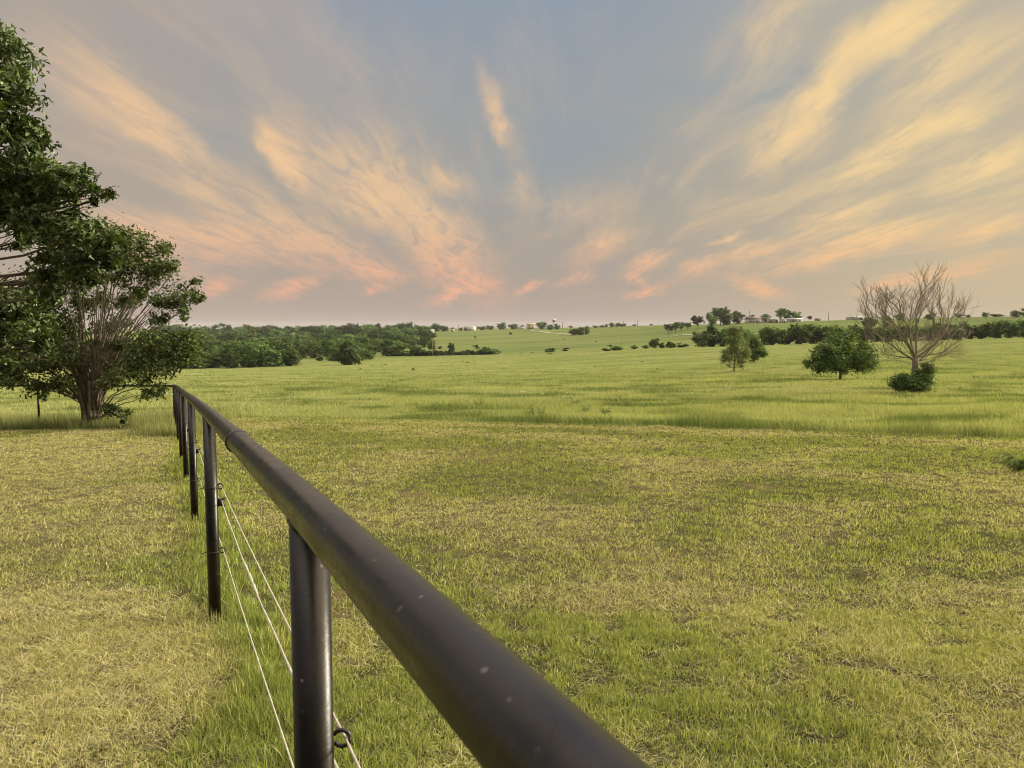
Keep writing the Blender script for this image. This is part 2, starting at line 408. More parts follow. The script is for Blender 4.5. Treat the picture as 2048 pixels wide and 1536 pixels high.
# clippings: dry stems lying on the mown strip
parts = []
for nb, ya, yb, p in ((190000, 1.7, 5., .6), (270000, 5., 27., -.5)):
    X, Y = samp(nb, ya, yb, p); dry = dryf(X, Y)
    keep = (mow(X, Y) < -.1) & (rng.rand(nb) < .13 + .9 * dry) & (rng.rand(nb) > np.exp(-((X - FENX(Y) - .2) / .3) ** 2) * .85)
    X, Y, dry = X[keep], Y[keep], dry[keep]; n = len(X)
    c = lerp(STRAW, YG, rng.rand(n) ** 1.5) * rng.uniform(.6, 1.15, n)[:, None]
    bsel = rng.rand(n) < .15; c[bsel] = BR * rng.uniform(.6, 1.2, bsel.sum())[:, None]
    L = rng.uniform(.02, .075, n) * (1 + (rng.rand(n) < .06) * 1.0) * np.maximum(1, Y / 10) ** .35
    parts.append(blades(X, Y, L, .0023 * np.maximum(1, Y / 3.2) ** .8 * rng.uniform(.7, 1.4, n), rng.uniform(1.05, 1.56, n), rng.uniform(0, 6.28, n), c, '', '', curl=.35, z0=.004 + .034 * fbm(X * 4.5, Y * 4.5, 2, 91) * (.4 + dry)))
merge(parts, 'grass_clippings', M['blade'], 'dry straw coloured clippings scattered over the mown grass', 'clippings')
# tall grass of the pasture
parts = []
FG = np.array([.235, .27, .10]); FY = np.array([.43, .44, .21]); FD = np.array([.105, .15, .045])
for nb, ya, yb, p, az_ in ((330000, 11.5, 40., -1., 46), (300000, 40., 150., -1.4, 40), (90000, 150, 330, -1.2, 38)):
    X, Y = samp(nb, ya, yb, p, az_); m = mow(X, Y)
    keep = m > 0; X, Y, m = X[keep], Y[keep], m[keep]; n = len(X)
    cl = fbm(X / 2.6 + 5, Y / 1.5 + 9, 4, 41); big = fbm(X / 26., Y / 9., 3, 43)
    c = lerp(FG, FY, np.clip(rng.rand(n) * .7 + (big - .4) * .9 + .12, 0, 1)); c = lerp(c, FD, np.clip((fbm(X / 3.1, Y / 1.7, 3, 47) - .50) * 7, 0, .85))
    c = lerp(c, FD * .9, sst(.7, .0, m) * .8 * (rng.rand(n) < .8)); c = c * rng.uniform(.8, 1.2, n)[:, None]  # shadow band along the mow edge painted into blade colour, with green lower stems
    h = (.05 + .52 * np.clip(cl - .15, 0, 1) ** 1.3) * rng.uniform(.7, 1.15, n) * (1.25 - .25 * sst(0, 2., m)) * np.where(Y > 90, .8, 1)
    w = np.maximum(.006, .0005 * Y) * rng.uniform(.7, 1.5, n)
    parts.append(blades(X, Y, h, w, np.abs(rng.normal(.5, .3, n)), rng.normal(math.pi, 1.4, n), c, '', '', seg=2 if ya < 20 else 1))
# strip of tall grass under the bush and at the end of the fence
n = 26000; X = rng.uniform(-24, -9.6, n); Y = rng.uniform(21.7, 26, n) + (fbm(X, X, 2, 3) - .5) * .6
c = lerp(FG * .8, FY * .9, rng.rand(n)); parts.append(blades(X, Y, rng.uniform(.15, .5, n) * (.5 + fbm(X / .8, Y / .8, 2, 4)), .012 * np.ones(n), np.abs(rng.normal(.25, .2, n)), rng.uniform(0, 6.28, n), c, '', ''))
n = 5000; Y = rng.uniform(18.3, 22, n); X = FENX(Y) + rng.normal(-.1, .28, n) * (1 + (Y - 18) * .25)
parts.append(blades(X, Y, rng.uniform(.1, .38, n), .012 * np.ones(n), np.abs(rng.normal(.3, .2, n)), rng.uniform(0, 6.28, n), lerp(FG * .8, FY * .8, rng.rand(n)), '', ''))
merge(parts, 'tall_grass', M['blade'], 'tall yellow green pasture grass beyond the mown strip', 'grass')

# ------------------------------------------------------------------ main pipe fence
NP = 8; RP = .0365; RR = .0385
def fpos(k): y = 1.34 + 3.11 * k; return FENX(y), y
def rail_z(y): return EYE - np.interp(y, [-.6, .3, 1.34, 4.45, 7.56, 10.67, 13.78, 16.9, 20., 23.1], [.247, .285, .335, .52, .725, .938, 1.15, 1.365, 1.585, 1.80])
fx, fy = fpos(0)
fence = empty('pipe_fence', (fx, fy, tz(fx, fy)), 'long black pipe fence running from the camera down the slope to the bush', 'fence')
fo = np.array(fence.location)
def sub(P): return np.asarray(P, float) - fo
ys = np.concatenate([np.linspace(-.5, 5, 45), np.linspace(5.2, 23.1, 60)])
rp = np.stack([FENX(ys), ys, rail_z(ys)], 1)
rp[:, 2] += (vnoise(ys * .5, ys * 0, 9) - .5) * .006
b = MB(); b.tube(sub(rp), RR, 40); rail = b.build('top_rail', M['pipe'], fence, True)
for yc in (2.66, 11.2):                # weld collars where two lengths of pipe join
    b = MB(); P = np.array([(FENX(y), y, float(rail_z(y))) for y in np.linspace(yc, yc + .018, 5)]); d = P[-1] - P[0]
    b.tube(sub(P), RR + np.array([.0005, .0055, .0065, .0055, .0005]), 40, False); b.build('collar', M['iron'], rail, True)
def loop(c, r, wr, ax, a0=0, a1=2 * math.pi, n=22):
    """open ring round axis direction ax ('z' = round the post, else in the fence plane)"""
    th = np.linspace(a0, a1, n)
    if ax == 'z': return np.stack([c[0] + r * np.cos(th), c[1] + r * np.sin(th), c[2] + 0 * th], 1)
    return np.stack([c[0] + r * np.cos(th), c[1] + 0 * th, c[2] + r * np.sin(th)], 1)
WH = (.80, .70, .40); WX = .058
nx, ny = 1 / math.hypot(1, .47), .47 / math.hypot(1, .47)     # across the fence, toward the field
for k in range(NP):
    x, y = fpos(k); zb = tz(x, y); zr = float(rail_z(y))
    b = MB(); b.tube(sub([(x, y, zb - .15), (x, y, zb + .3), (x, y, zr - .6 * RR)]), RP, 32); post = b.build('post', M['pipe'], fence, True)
    th = np.linspace(0, 2 * math.pi, 33); lat = RP * np.cos(th); alo = RP * np.sin(th); ux, uy = -.47 / math.hypot(1, .47), 1 / math.hypot(1, .47); sl_ = (float(rail_z(y + .1)) - float(rail_z(y - .1))) / .2 / math.hypot(1, .47)
    W_ = np.stack([x + nx * lat + ux * alo, y + ny * lat + uy * alo, zr + sl_ * alo - np.sqrt(np.maximum(RR ** 2 - lat ** 2, 1e-6)) - .001], 1) + rng.normal(size=(33, 3)) * .0006; W_[-1] = W_[0]
    b = MB(); b.tube(sub(W_), .0042 + .0009 * np.sin(th * 19), 8, False); b.build('weld_bead', M['iron'], post, True)
    base = zr - 1.25
    for q, hgt in enumerate(WH):
        b = MB(); z = base + hgt
        if q == 1:                      # block insulator strapped on the post
            cx_, cy_ = x + nx * (RP + .014), y + ny * (RP + .014)
            b.tube(sub([(cx_ - .0, cy_, z - .022), (cx_, cy_, z + .022)]), .016, 10)
            b.tube(sub([(cx_, cy_, z + .01), (cx_ + .03, cy_ - .004, z + .028)]), .006, 6); b.tube(sub([(cx_, cy_, z - .01), (cx_ + .03, cy_ - .004, z - .02)]), .006, 6)
        else:                           # wire tie round the post with a hook holding the fence wire
            if k: b.tube(sub(loop((x, y, z), RP + .003, 0, 'z')), .003, 6, False)
            cc = (x + nx * (RP + .016), y + ny * (RP + .016), z)
            b.tube(sub(loop(cc, .016, 0, 'x', -2.6, 2.7)), .0042, 8)
            if k: b.tube(sub([(x - nx * RP, y - ny * RP, z), (x - nx * (RP + .03), y - ny * (RP + .03), z - .008)]), .003, 6)
        b.build('wire_clip', M['iron'], post, True)
for q, hgt in enumerate(WH):
    yy = np.concatenate([np.linspace(-.4, 8, 160), np.linspace(8.1, 23.1, 100)])
    fr = ((yy - 1.34) / 3.11) % 1.0
    zz = rail_z(yy) - 1.25 + hgt - .035 * 4 * fr * (1 - fr) * (1.3 if q == 1 else .5)
    xx = FENX(yy) + nx * (RP + .022) + (np.sin(yy * 9) * .0012 if q == 1 else 0)
    P = np.stack([xx, yy + ny * (RP + .022), zz], 1)
    b = MB()
    if q == 1:
        b.tube(sub(P), .0029 + .001 * np.clip(vnoise(yy * 7, yy * 0, 4) - .55, 0, 1) * 4, 8)
        for yk in (2.72, 2.9, 3.02):    # frayed knots in the rope
            i0 = np.argmin(abs(yy - yk)); b.tube(sub(P[i0:i0 + 4]), np.array([.0035, .0055, .006, .0035]), 8)
    else: b.tube(sub(P), .0027, 8)
    b.build('fence_rope' if q == 1 else 'fence_wire', M['rope'] , fence, True)

# cross fence behind the bush
c0 = fpos(NP - 1); cf = empty('cross_fence', (c0[0], c0[1], tz(*c0)), 'black pipe fence crossing to the left behind the leafy bush', 'fence'); fo = np.array(cf.location)
pz = []
for k in range(1, 4):
    x = c0[0] - 4.33 * k; y = c0[1] + .1 * k; zb = tz(x, y); zt_ = z_at(769, y) ; zt_ = float(rail_z(23.1)) - (k * .02)
    pz.append((x, y, zt_)); b = MB(); b.tube(sub([(x, y, zb - .1), (x, y, zt_ - .02)]), .034, 14); b.build('post', M['pipe'], cf, True)
P = [(c0[0], c0[1], float(rail_z(23.1)) - .02)] + pz
b = MB(); b.tube(sub(P), .036, 14); b.build('top_rail', M['pipe'], cf, True)
for hgt in (.83, .36):
    b = MB(); b.tube(sub([(p[0], p[1] - .045, p[2] - 1.25 + hgt) for p in P]), .004, 6); b.build('fence_wire', M['wire'], cf, True)

# ------------------------------------------------------------------ leaves and trees
def leafset(blobs, n, size, nsub=14, spread=.28, shape='diamond', cols=None, shell=.55, up=.5, seed=0, flat=1., outw=.5):
    """blobs (cx,cy,cz,rx,ry,rz); clumped leaves"""
    r = np.random.RandomState(seed); B = np.array(blobs, float)
    vol = (B[:, 3] * B[:, 4] * B[:, 5]) ** .67; wgt = vol / vol.sum()
    ns = int(nsub * len(B)); bi = r.choice(len(B), ns, p=wgt)
    d = r.normal(size=(ns, 3)); d /= np.linalg.norm(d, axis=1)[:, None]
    rad = shell + (1 - shell) * r.rand(ns); inner = r.rand(ns) < .25; rad[inner] *= .6
    sc = B[bi, :3] + d * B[bi, 3:] * rad[:, None]; ssz = B[bi, 3:].mean(1) * spread * r.uniform(.6, 1.35, ns); sbr = r.uniform(.62, 1.3, ns)
    li = r.randint(0, ns, n); off = r.normal(size=(n, 3)) * ssz[li][:, None]; off[:, 2] *= .75 * flat
    c = sc[li] + off
    out = c - B[bi[li], :3]; out /= np.linalg.norm(out, axis=1)[:, None] + 1e-6
    nr = out * outw + r.normal(size=(n, 3)) * .6 + np.array([0, 0, up]); nr /= np.linalg.norm(nr, axis=1)[:, None]
    a = np.cross(nr, r.normal(size=(n, 3))); a /= np.linalg.norm(a, axis=1)[:, None]; bb = np.cross(nr, a)
    s = size * r.uniform(.6, 1.3, n)[:, None]
    if shape == 'diamond':
        P = [c - a * s * .5, c + bb * s * .30 + nr * s * .06, c + a * s * .5, c - bb * s * .30 + nr * s * .06]; fs = [[0, 1, 2, 3]]
    elif shape == 'clump':
        P = []
        for q in range(5):
            th = q * 2 * math.pi / 5; rd = r.uniform(.32, .62, n)[:, None]
            P.append(c + (a * math.cos(th) + bb * math.sin(th)) * s * rd + nr * s * r.uniform(-.12, .12, n)[:, None])
        fs = [[0, 1, 2], [0, 2, 3], [0, 3, 4]]
    else:                               # lobed oak leaf
        o = [(-.5, 0), (-.15, .13), (-.02, .10), (.10, .30), (.22, .12), (.38, .16), (.55, 0), (.38, -.16), (.22, -.12), (.10, -.30), (-.02, -.10), (-.15, -.13)]
        P = [c + a * s * u + bb * s * v + nr * s * (abs(v) * .35 - u * u * .25) for u, v in o]
        fs = [[0, 1, 2, 4], [0, 4, 6, 8], [0, 8, 10, 11], [2, 3, 4, 4], [4, 5, 6, 6], [6, 7, 8, 8], [8, 9, 10, 10]]
    k = len(P); V = np.stack(P, 1).reshape(-1, 3); b0 = np.arange(n)[:, None] * k
    Q = [b0 + np.array(f)[None] for f in fs if len(set(f)) == 4]; T = [b0 + np.array(sorted(set(f)))[None] for f in fs if len(set(f)) == 3]
    F_ = ([np.vstack(Q)] if Q else []) + ([np.vstack(T)] if T else [])
    c1, c2 = np.array(cols[0]), np.array(cols[1]); t = r.rand(n) * .6 + .4 * (sbr[li] - .6) / .7
    cc = lerp(c1, c2, np.clip(t, 0, 1)) * sbr[li][:, None]
    return V, F_, np.repeat(cc, k, 0)
def curve(p0, p1, bend, n=8, jit=0., r=rng):
    p0 = np.array(p0, float); p1 = np.array(p1, float); t = np.linspace(0, 1, n)[:, None]
    m = (p0 + p1) / 2 + np.array(bend, float)
    P = (1 - t) ** 2 * p0 + 2 * t * (1 - t) * m + t * t * p1
    if jit: P[1:-1] += r.normal(size=(n - 2, 3)) * jit
    return P
GC = dict(oak=((.034, .06, .013), (.075, .118, .024)), myrtle=((.042, .066, .015), (.10, .135, .03)), round=((.055, .10, .024), (.13, .20, .045)),
          pale=((.12, .16, .055), (.20, .24, .085)), dark=((.035, .065, .018), (.08, .125, .03)), far=((.06, .098, .034), (.16, .225, .075)),
          ivy=((.055, .10, .022), (.12, .185, .04)), dull=((.05, .065, .035), (.10, .11, .055)), weed=((.10, .15, .045), (.20, .27, .08)))

# --- big oak, trunk out of the frame on the left
def oak():
    tx, ty = -9.9, 10.2; tb = tz(tx, ty)
    root = empty('oak_tree', (tx, ty, tb), 'large dark green oak with lobed leaves reaching in from the left edge', 'tree'); o = np.array(root.location)
    spec = [(-60, 120, 10.3, 95), (10, 110, 9.8, 50), (25, 175, 9.6, 45), (-10, 240, 9.6, 70), (50, 265, 9.8, 45), (-30, 340, 9.8, 85), (60, 330, 9.4, 50), (70, 375, 9.6, 70), (130, 365, 9.3, 48), (185, 372, 9.3, 34), (222, 378, 9.3, 20),
            (195, 402, 9.3, 13), (20, 420, 9.8, 58), (95, 445, 9.5, 60), (150, 465, 9.3, 52), (200, 480, 9.4, 38), (225, 515, 9.5, 26), (-70, 440, 10.2, 60), (50, 485, 10., 26), (120, 540, 9.5, 48), (180, 545, 9.6, 40), (105, 590, 9.6, 36), (85, 560, 9.6, 24),
            (-80, 640, 10.4, 50), (15, 620, 10.6, 50), (60, 655, 10.6, 45), (-30, 680, 10.8, 60), (90, 700, 10.8, 28)]
    bl = []
    for px, py, Y, r in spec:
        p = np.array(at(px, py, Y)) - o; rr_ = r / F * Y; bl.append((*p, rr_, rr_ * 1.15, rr_ * .85))
    V, F_, C = leafset(bl, 16500, .105, 17, .21, 'oak', GC['oak'], seed=3, up=.25)
    raw('crown', V, F_, M['oakleaf'], root, col=C)
    b = MB(); r = np.random.RandomState(5)
    b.tube(curve((0, 0, -.3), (.25, -.2, 3.2), (0, .1, 0), 8, .02, r), np.linspace(.27, .18, 8), 14); b.tube(curve((.25, -.2, 3.2), (.4, -.3, 6.2), (-.1, 0, 0), 7, .03, r), np.linspace(.18, .05, 7), 10)
    for x in bl:
        h0 = min(5.2, max(1.3, x[2] * .75 - .1)); s = np.array([.1 + h0 * .05, -.1 - .03 * h0, h0]); e = np.array(x[:3])
        b.tube(curve(s, e, (0, 0, .25), 9, .03, r), np.linspace(.036, .008, 9), 7)
        for q in range(7):
            d = r.normal(size=3); d /= np.linalg.norm(d); st = s + (e - s) * r.uniform(.75, 1.)
            b.tube(curve(st, e + d * np.array(x[3:]) * .95, (0, 0, .05), 6, .015, r), np.linspace(.008, .0025, 6), 4)
    b.build('trunk', M['bark'], root, True)
oak()

# --- many-stemmed bush at the end of the fence
def myrtle():
    bx, by = x_at(185, 22.4, -1.6), 22.4; bz = tz(bx, by)
    root = empty('myrtle_tree', (bx, by, bz), 'many stemmed spreading leafy tree beside the far end of the black fence', 'tree'); o = np.array(root.location)
    spec = [(150, 490, 22.3, 52), (215, 480, 22.3, 42), (262, 470, 22.4, 32), (300, 490, 22.3, 30), (330, 500, 22.2, 24), (250, 515, 22, 45), (300, 540, 22, 42), (335, 530, 22, 22), (160, 550, 23, 40), 
            (385, 562, 22, 16), (370, 590, 22, 30), (395, 598, 21.9, 14), (335, 600, 21.8, 28), (360, 625, 21.8, 24), (320, 640, 21.7, 22), (100, 570, 22.5, 50), (40, 600, 22.6, 50), (60, 640, 22.2, 50), (0, 660, 22.6, 55), (-60, 640, 22.8, 60),
            (110, 650, 22.2, 45), (20, 710, 22, 45), (80, 715, 21.8, 45), (130, 710, 21.6, 35), (-40, 730, 22, 50), (30, 760, 21.6, 28), (75, 775, 21.5, 26), (120, 765, 21.5, 24), (0, 735, 22.8, 40),
            (300, 690, 22, 42), (350, 690, 21.8, 40), (385, 680, 21.8, 22), (375, 715, 21.6, 26), (320, 735, 21.6, 36), (270, 740, 21.6, 36), (230, 760, 21.4, 30), (290, 775, 21.4, 26), (320, 785, 21.4, 18),
            (215, 700, 22.8, 32), (160, 740, 22.8, 30), (240, 560, 21.6, 26), (215, 600, 23.4, 30), (170, 600, 23.3, 30), (265, 600, 22.8, 26), (240, 650, 23.2, 28), (200, 660, 23., 24), (290, 585, 21.8, 20), (180, 680, 21.4, 16), (235, 690, 21.5, 14), (250, 830, 21.5, 16), (225, 820, 21.4, 20)]
    bl = []
    for px, py, Y, r in spec:
        p = np.array(at(px, py, Y)) - o; q = r / F * Y; bl.append((*p, q, q * 1.2, q * .8))
    V, F_, C = leafset(bl, 52000, .10, 18, .27, 'diamond', GC['myrtle'], seed=8, up=.3)
    raw('crown', V, F_, M['leaf'], root, col=C)
    b = MB(); r = np.random.RandomState(12)
    for q in range(9):                  # thick fused lower stems
        a = q * .7; s = np.array([math.cos(a) * .20, math.sin(a) * .16, -.1]); e = np.array([math.cos(a) * .30 + r.normal() * .06, math.sin(a) * .25, 1.15 + r.rand() * .3])
        b.tube(curve(s, e, (0, 0, .1), 8, .012, r), np.linspace(.075, .05, 8), 9)
    for x in bl:
        e = np.array(x[:3]); a = math.atan2(e[1], e[0]); z0 = r.uniform(.3, 1.2) if e[2] > 1.2 else .25
        s = np.array([math.cos(a) * .2 + r.normal() * .06, math.sin(a) * .16, z0]); bow = (-.25 * e[0], -.25 * e[1], .10 * e[2] + .05)
        rr_ = .030 if e[2] > 1.2 else .022
        for u in range(2):
            e2 = e + r.normal(size=3) * np.array(x[3:]) * .4
            P = curve(s + r.normal(size=3) * .04, e2, bow, 12, .022, r); b.tube(P, np.linspace(rr_ * (1 if u else .75), .006, 12), 6)
            for w in range(5):
                st = P[r.randint(5, 11)]; d = r.normal(size=3); d[2] = abs(d[2]); b.tube(curve(st, st + d * .33, (0, 0, .05), 5, .01, r), np.linspace(.007, .002, 5), 4)
    for q in range(26):                 # stems fanning up through the open middle
        e = np.array([r.uniform(-1.2, 2.6), r.uniform(-.8, .8), r.uniform(3., 4.6)]); s = np.array([r.uniform(-.2, .25), r.uniform(-.15, .15), .6])
        b.tube(curve(s, e, (-.22 * e[0], 0, .5), 13, .03, r), np.linspace(.028, .007, 13), 6)
    b.build('trunk', M['myrtle_bark'], root, True)
myrtle()

# --- trees of the near pasture
def leafy(name, label, px, Y, spec, base_h, cols, n, size, trunk_r, seed, group=None, mat=None, stems=1, cat='tree', shape='diamond', spread=.25, nsub=12, mid=None):
    """spec in pixels of the photograph turned into metres at depth Y"""
    g = gp(px, Y); root = empty(name, g, label, cat, group); o = np.array(g); base_py = proj(*g)[1]; s = Y / F
    r = np.random.RandomState(seed); bl = []
    for dx, up_, rad, *fl in spec: bl.append((dx * s, r.uniform(-.35, .35) * rad * s, up_ * s, rad * s, rad * s, rad * s * (fl[0] if fl else .85)))
    V, F_, C = leafset(bl, n, size, nsub, spread, shape, cols, seed=seed)
    keep = None
    V[:, 2] = np.maximum(V[:, 2], .02 + 0 * V[:, 2])
    raw('crown', V, F_, mat or M['leaf'], root, col=C)
    b = MB(); top = max(x[2] for x in bl)
    for k in range(stems):
        a = k * 2.4; off = np.array([math.cos(a), math.sin(a), 0]) * trunk_r * (.9 if stems > 1 else 0)
        b.tube(curve(off + [0, 0, -.2], off * 1.5 + [0, 0, top * .75], (.03, 0, 0), 9, trunk_r * .12, r), np.linspace(trunk_r, trunk_r * .2, 9), 9)
    for x in bl:
        e = np.array(x[:3]); st = np.array([0, 0, max(base_h * s * .6, min(top * .65, e[2] * .5))])
        P = curve(st, e, (0, 0, -.1 * np.linalg.norm(e - st)), 8, .02, r); b.tube(P, np.linspace(trunk_r * .45, trunk_r * .08, 8), 6)
        for w in range(4):
            d = r.normal(size=3) * np.array(x[3:]) * .6; b.tube(curve(P[5], e + d, (0, 0, 0), 5, .01, r), np.linspace(trunk_r * .12, trunk_r * .04, 5), 4)
    b.build('trunk', M['bark'], root, True); return root
leafy('round_tree', 'rounded bushy green tree just left of the bare tree', 1682, 62, [(-52, 42, 24), (-35, 62, 26), (-5, 84, 26), (-15, 50, 32), (25, 74, 26), (45, 52, 26), (58, 42, 18), (15, 46, 32), (-40, 34, 22), (0, 30, 26), (38, 32, 24), (10, 96, 14), (-62, 36, 14), (52, 62, 16)],
      12, GC['round'], 15000, .19, .12, 21)
leafy('slender_tree', 'tall thin grey green tree in front of a darker tree', 1469, 92, [(-2, 84, 9), (12, 84, 9), (6, 74, 13), (-8, 70, 12), (12, 60, 14), (-2, 58, 16), (8, 46, 16), (-12, 40, 13), (20, 38, 12), (-18, 26, 12), (0, 30, 16), (20, 24, 11), (-16, 14, 8, .5), (12, 14, 8)],
      8, GC['pale'], 7000, .19, .09, 22, spread=.3)
leafy('bushy_tree', 'small dark green tree just behind the tall thin tree', 1507, 122, [(0, 46, 13), (-10, 40, 12), (9, 40, 12), (14, 24, 12), (20, 18, 9), (0, 28, 15), (-8, 18, 12), (2, 12, 10), (-2, 5, 7)], 6, GC['round'], 6000, .26, .10, 23)
leafy('lone_oak', 'single dark rounded tree standing in front of the wooded valley', 695, 250, [(0, 34, 14), (-12, 30, 12), (12, 30, 12), (-16, 20, 12), (16, 20, 12), (0, 20, 18), (-8, 10, 12), (10, 10, 12), (0, 42, 8), (-24, 12, 6), (20, 9, 8), (0, 4, 8)], 4, GC['dark'], 5200, .62, .2, 24, shape='clump')
leafy('ivy_shrub', 'dark green leafy shrub wrapped round the foot of the bare tree', 1828, 43.6, [(-28, 22, 14), (-12, 14, 16), (0, 24, 16), (14, 16, 15), (26, 30, 12), (2, 8, 13), (-20, 34, 9), (32, 44, 9), (24, 58, 8), (38, 54, 7), (12, 40, 10), (-32, 12, 8)],
      4, GC['ivy'], 8500, .12, .04, 25, cat='shrub', stems=3, spread=.42)
# bare tree
def bare():
    g = gp(1832, 44.2); root = empty('bare_tree', g, 'leafless tree with a wide fan of thin twigs at the right', 'tree'); root.scale = (1.12, 1.12, 1.06); r = np.random.RandomState(31)
    b = MB(); tw = MB(); s = 44.2 / F
    b.tube(curve((0, 0, -.2), (-.02, 0, 2.0), (.05, 0, 0), 8, .012, r), np.linspace(.23, .15, 8), 12)
    def grow(p, d, L, rad, lev):
        n = 6; P = [p]; v = d / np.linalg.norm(d)
        for k in range(n - 1):
            v = v + r.normal(size=3) * .13 + np.array([0, 0, .07 if lev > 1 else .02]); v /= np.linalg.norm(v); P.append(P[-1] + v * L / (n - 1))
        P = np.array(P); tgt = b if lev < 3 else tw
        tgt.tube(P, np.linspace(rad, rad * .55, n), 7 if lev < 2 else (4 if lev < 4 else 3), False)
        if lev >= 5: return
        nc = (4, 4, 4, 5, 4)[lev]
        for c in range(nc):
            i = n - 1 if c < 2 else r.randint(2, n - 1); q = r.normal(size=3); q -= q.dot(v) * v; q /= np.linalg.norm(q) + 1e-6
            out = v * r.uniform(.8, 1.1) + q * r.uniform(.4, .85) + np.array([0, 0, .16])
            ratio = r.uniform(.55, .76) if c < 2 else r.uniform(.45, .68)
            grow(P[i], out, L * ratio, max(.005, rad * (.62 if c < 2 else .45)), lev + 1)
    limbs = [(-1.15, .2, .85, 2.3), (-.75, -.3, 1.15, 2.3), (-.3, .35, 1.4, 2.5), (.12, -.1, 1.6, 2.4), (.5, .25, 1.3, 2.5), (.95, -.3, 1.05, 2.5), (1.2, .3, .75, 2.3), (-1.3, .1, .35, 1.7), (1.3, 0, .3, 1.6)]
    for x, y, z, L in limbs:
        grow(np.array([0, 0, r.uniform(1.55, 2.1)]), np.array([x, y, z]), L * .92, .062 if L > 2 else .04, 1)
    for k in range(14):                  # low brush
        a = r.uniform(0, 6.28); grow(np.array([0, 0, r.uniform(1.5, 2.3)]), np.array([math.cos(a), math.sin(a) * .6, r.uniform(0., .4)]), r.uniform(.9, 1.4), .018, 2)
    b.build('trunk', M['bare_bark'], root, True); tw.build('twigs', M['bare_bark'], root)
bare()

# --- prototype trees for the middle distance and the horizon
def proto_tree(name, blobs, cols, n, size, seed, trunk=True, nsub=12, spread=.22):
    o = bpy.data.objects.new(name, None)
    V, F_, C = leafset(blobs, n, size, nsub, spread, 'clump', cols, seed=seed, shell=.6, outw=1.5, up=.7); V[:, 2] = np.maximum(V[:, 2], .0)
    cr = raw('crown', V, F_, M['farleaf'], None, col=C); COL.objects.unlink(cr)
    b = MB(); r = np.random.RandomState(seed); b.tube([(0, 0, -.06), (.005, 0, .2), (0, .01, .55)], [.028, .022, .01], 6)
    for x in blobs: b.tube([(0, 0, .15 + .1 * r.rand()), np.array(x[:3]) * [.6, .6, .8], x[:3]], [.014, .009, .003], 4, False)
    tr = b.build('trunk', M['bark'], None); COL.objects.unlink(tr)
    return cr.data, tr.data
PT = []
for k in range(8):                       # unit height, unit width crowns
    r = np.random.RandomState(100 + k); bl = []
    for q in range(9 + k % 3):
        a = r.uniform(0, 6.28); z = r.uniform(.22, .82); ww = .32 * math.sqrt(max(.05, 1 - ((z - .45) / .5) ** 2)); bl.append((math.cos(a) * ww, math.sin(a) * ww, z, r.uniform(.13, .24), r.uniform(.13, .24), r.uniform(.12, .19)))
    bl.append((0, 0, .5, .3, .3, .38)); bl.append((0, 0, .14, .27, .27, .14))
    PT.append(proto_tree('t', bl, GC['far'] if k % 3 else GC['dark'], 2600, .062, 200 + k))
OPN = []
for k in range(4):                       # lifted crowns that show the trunk
    r = np.random.RandomState(140 + k); bl = []
    for q in range(9):
        a = r.uniform(0, 6.28); z = r.uniform(.42, .85); ww = .36 * math.sqrt(max(.05, 1 - ((z - .58) / .42) ** 2)); bl.append((math.cos(a) * ww, math.sin(a) * ww, z, r.uniform(.14, .22), r.uniform(.14, .22), r.uniform(.10, .17)))
    bl.append((0, 0, .6, .3, .3, .25)); OPN.append(proto_tree('t', bl, GC['dull'] if k % 2 else GC['far'], 2200, .062, 240 + k))
SHB = []
for k in range(5):
    r = np.random.RandomState(170 + k); bl = []
    for q in range(7): bl.append((r.uniform(-.38, .38), r.uniform(-.2, .2), r.uniform(.15, .68) , r.uniform(.12, .22), r.uniform(.12, .22), r.uniform(.14, .26)))
    bl.append((0, 0, .2, .34, .3, .2)); SHB.append(proto_tree('t', bl, GC['far'] if k % 2 else GC['dark'], 1200, .10, 270 + k, nsub=8))
def place(name, label, cat, group, px, Y, wpx, hpx, pool, seed, dy=0.):
    g = gp(px, Y); s = Y / F; r = np.random.RandomState(seed)
    o = empty(name, (g[0], g[1], g[2] + dy), label, cat, group, r.uniform(0, 6.28))
    w = wpx * s * .98; h = hpx * s * .98; o.scale = (w, w, h)
    cd, td = pool[r.randint(len(pool))]
    link(bpy.data.objects.new('crown', cd), o); link(bpy.data.objects.new('trunk', td), o); return o
sd = 1000
# wooded valley on the left
LBL = 'dense green broadleaf tree packed into the wooded valley behind the pasture at left'
rows = [(252, -20, 612, 36, 47), (262, 330, 600, 40, 56), (300, 300, 560, 38, 44), (335, 560, 740, 30, 36), (365, 40, 760, 36, 36), (410, 330, 545, 34, 32), (415, 612, 800, 28, 32), (475, 330, 560, 32, 30), (475, 600, 840, 26, 30),
        (560, 40, 858, 28, 27), (660, 330, 855, 26, 26), (780, 330, 560, 25, 20), (780, 590, 850, 24, 26), (1020, 300, 700, 22, 21), (880, 690, 852, 20, 24), (960, 700, 845, 18, 20)]
r_ = np.random.RandomState(77); cnt = 0
for Yr, xa, xb, dxp, hp in rows:
    x = xa + r_.uniform(0, dxp)
    while x < xb:
        vis = x > 330 or r_.rand() < .65
        if vis and cnt < 290:
            Yj = Yr * r_.uniform(.97, 1.03); sd += 1; cnt += 1; far = Yr > 900
            place('valley_tree', 'small dark tree on the far skyline above the wooded valley' if far else LBL, 'tree', 'trees on the skyline above the valley' if far else 'trees of the wooded valley', x, Yj, dxp * r_.uniform(1.15, 1.9), hp * r_.uniform(.72, 1.18), PT, sd)
        x += dxp * r_.uniform(.65, 1.35)
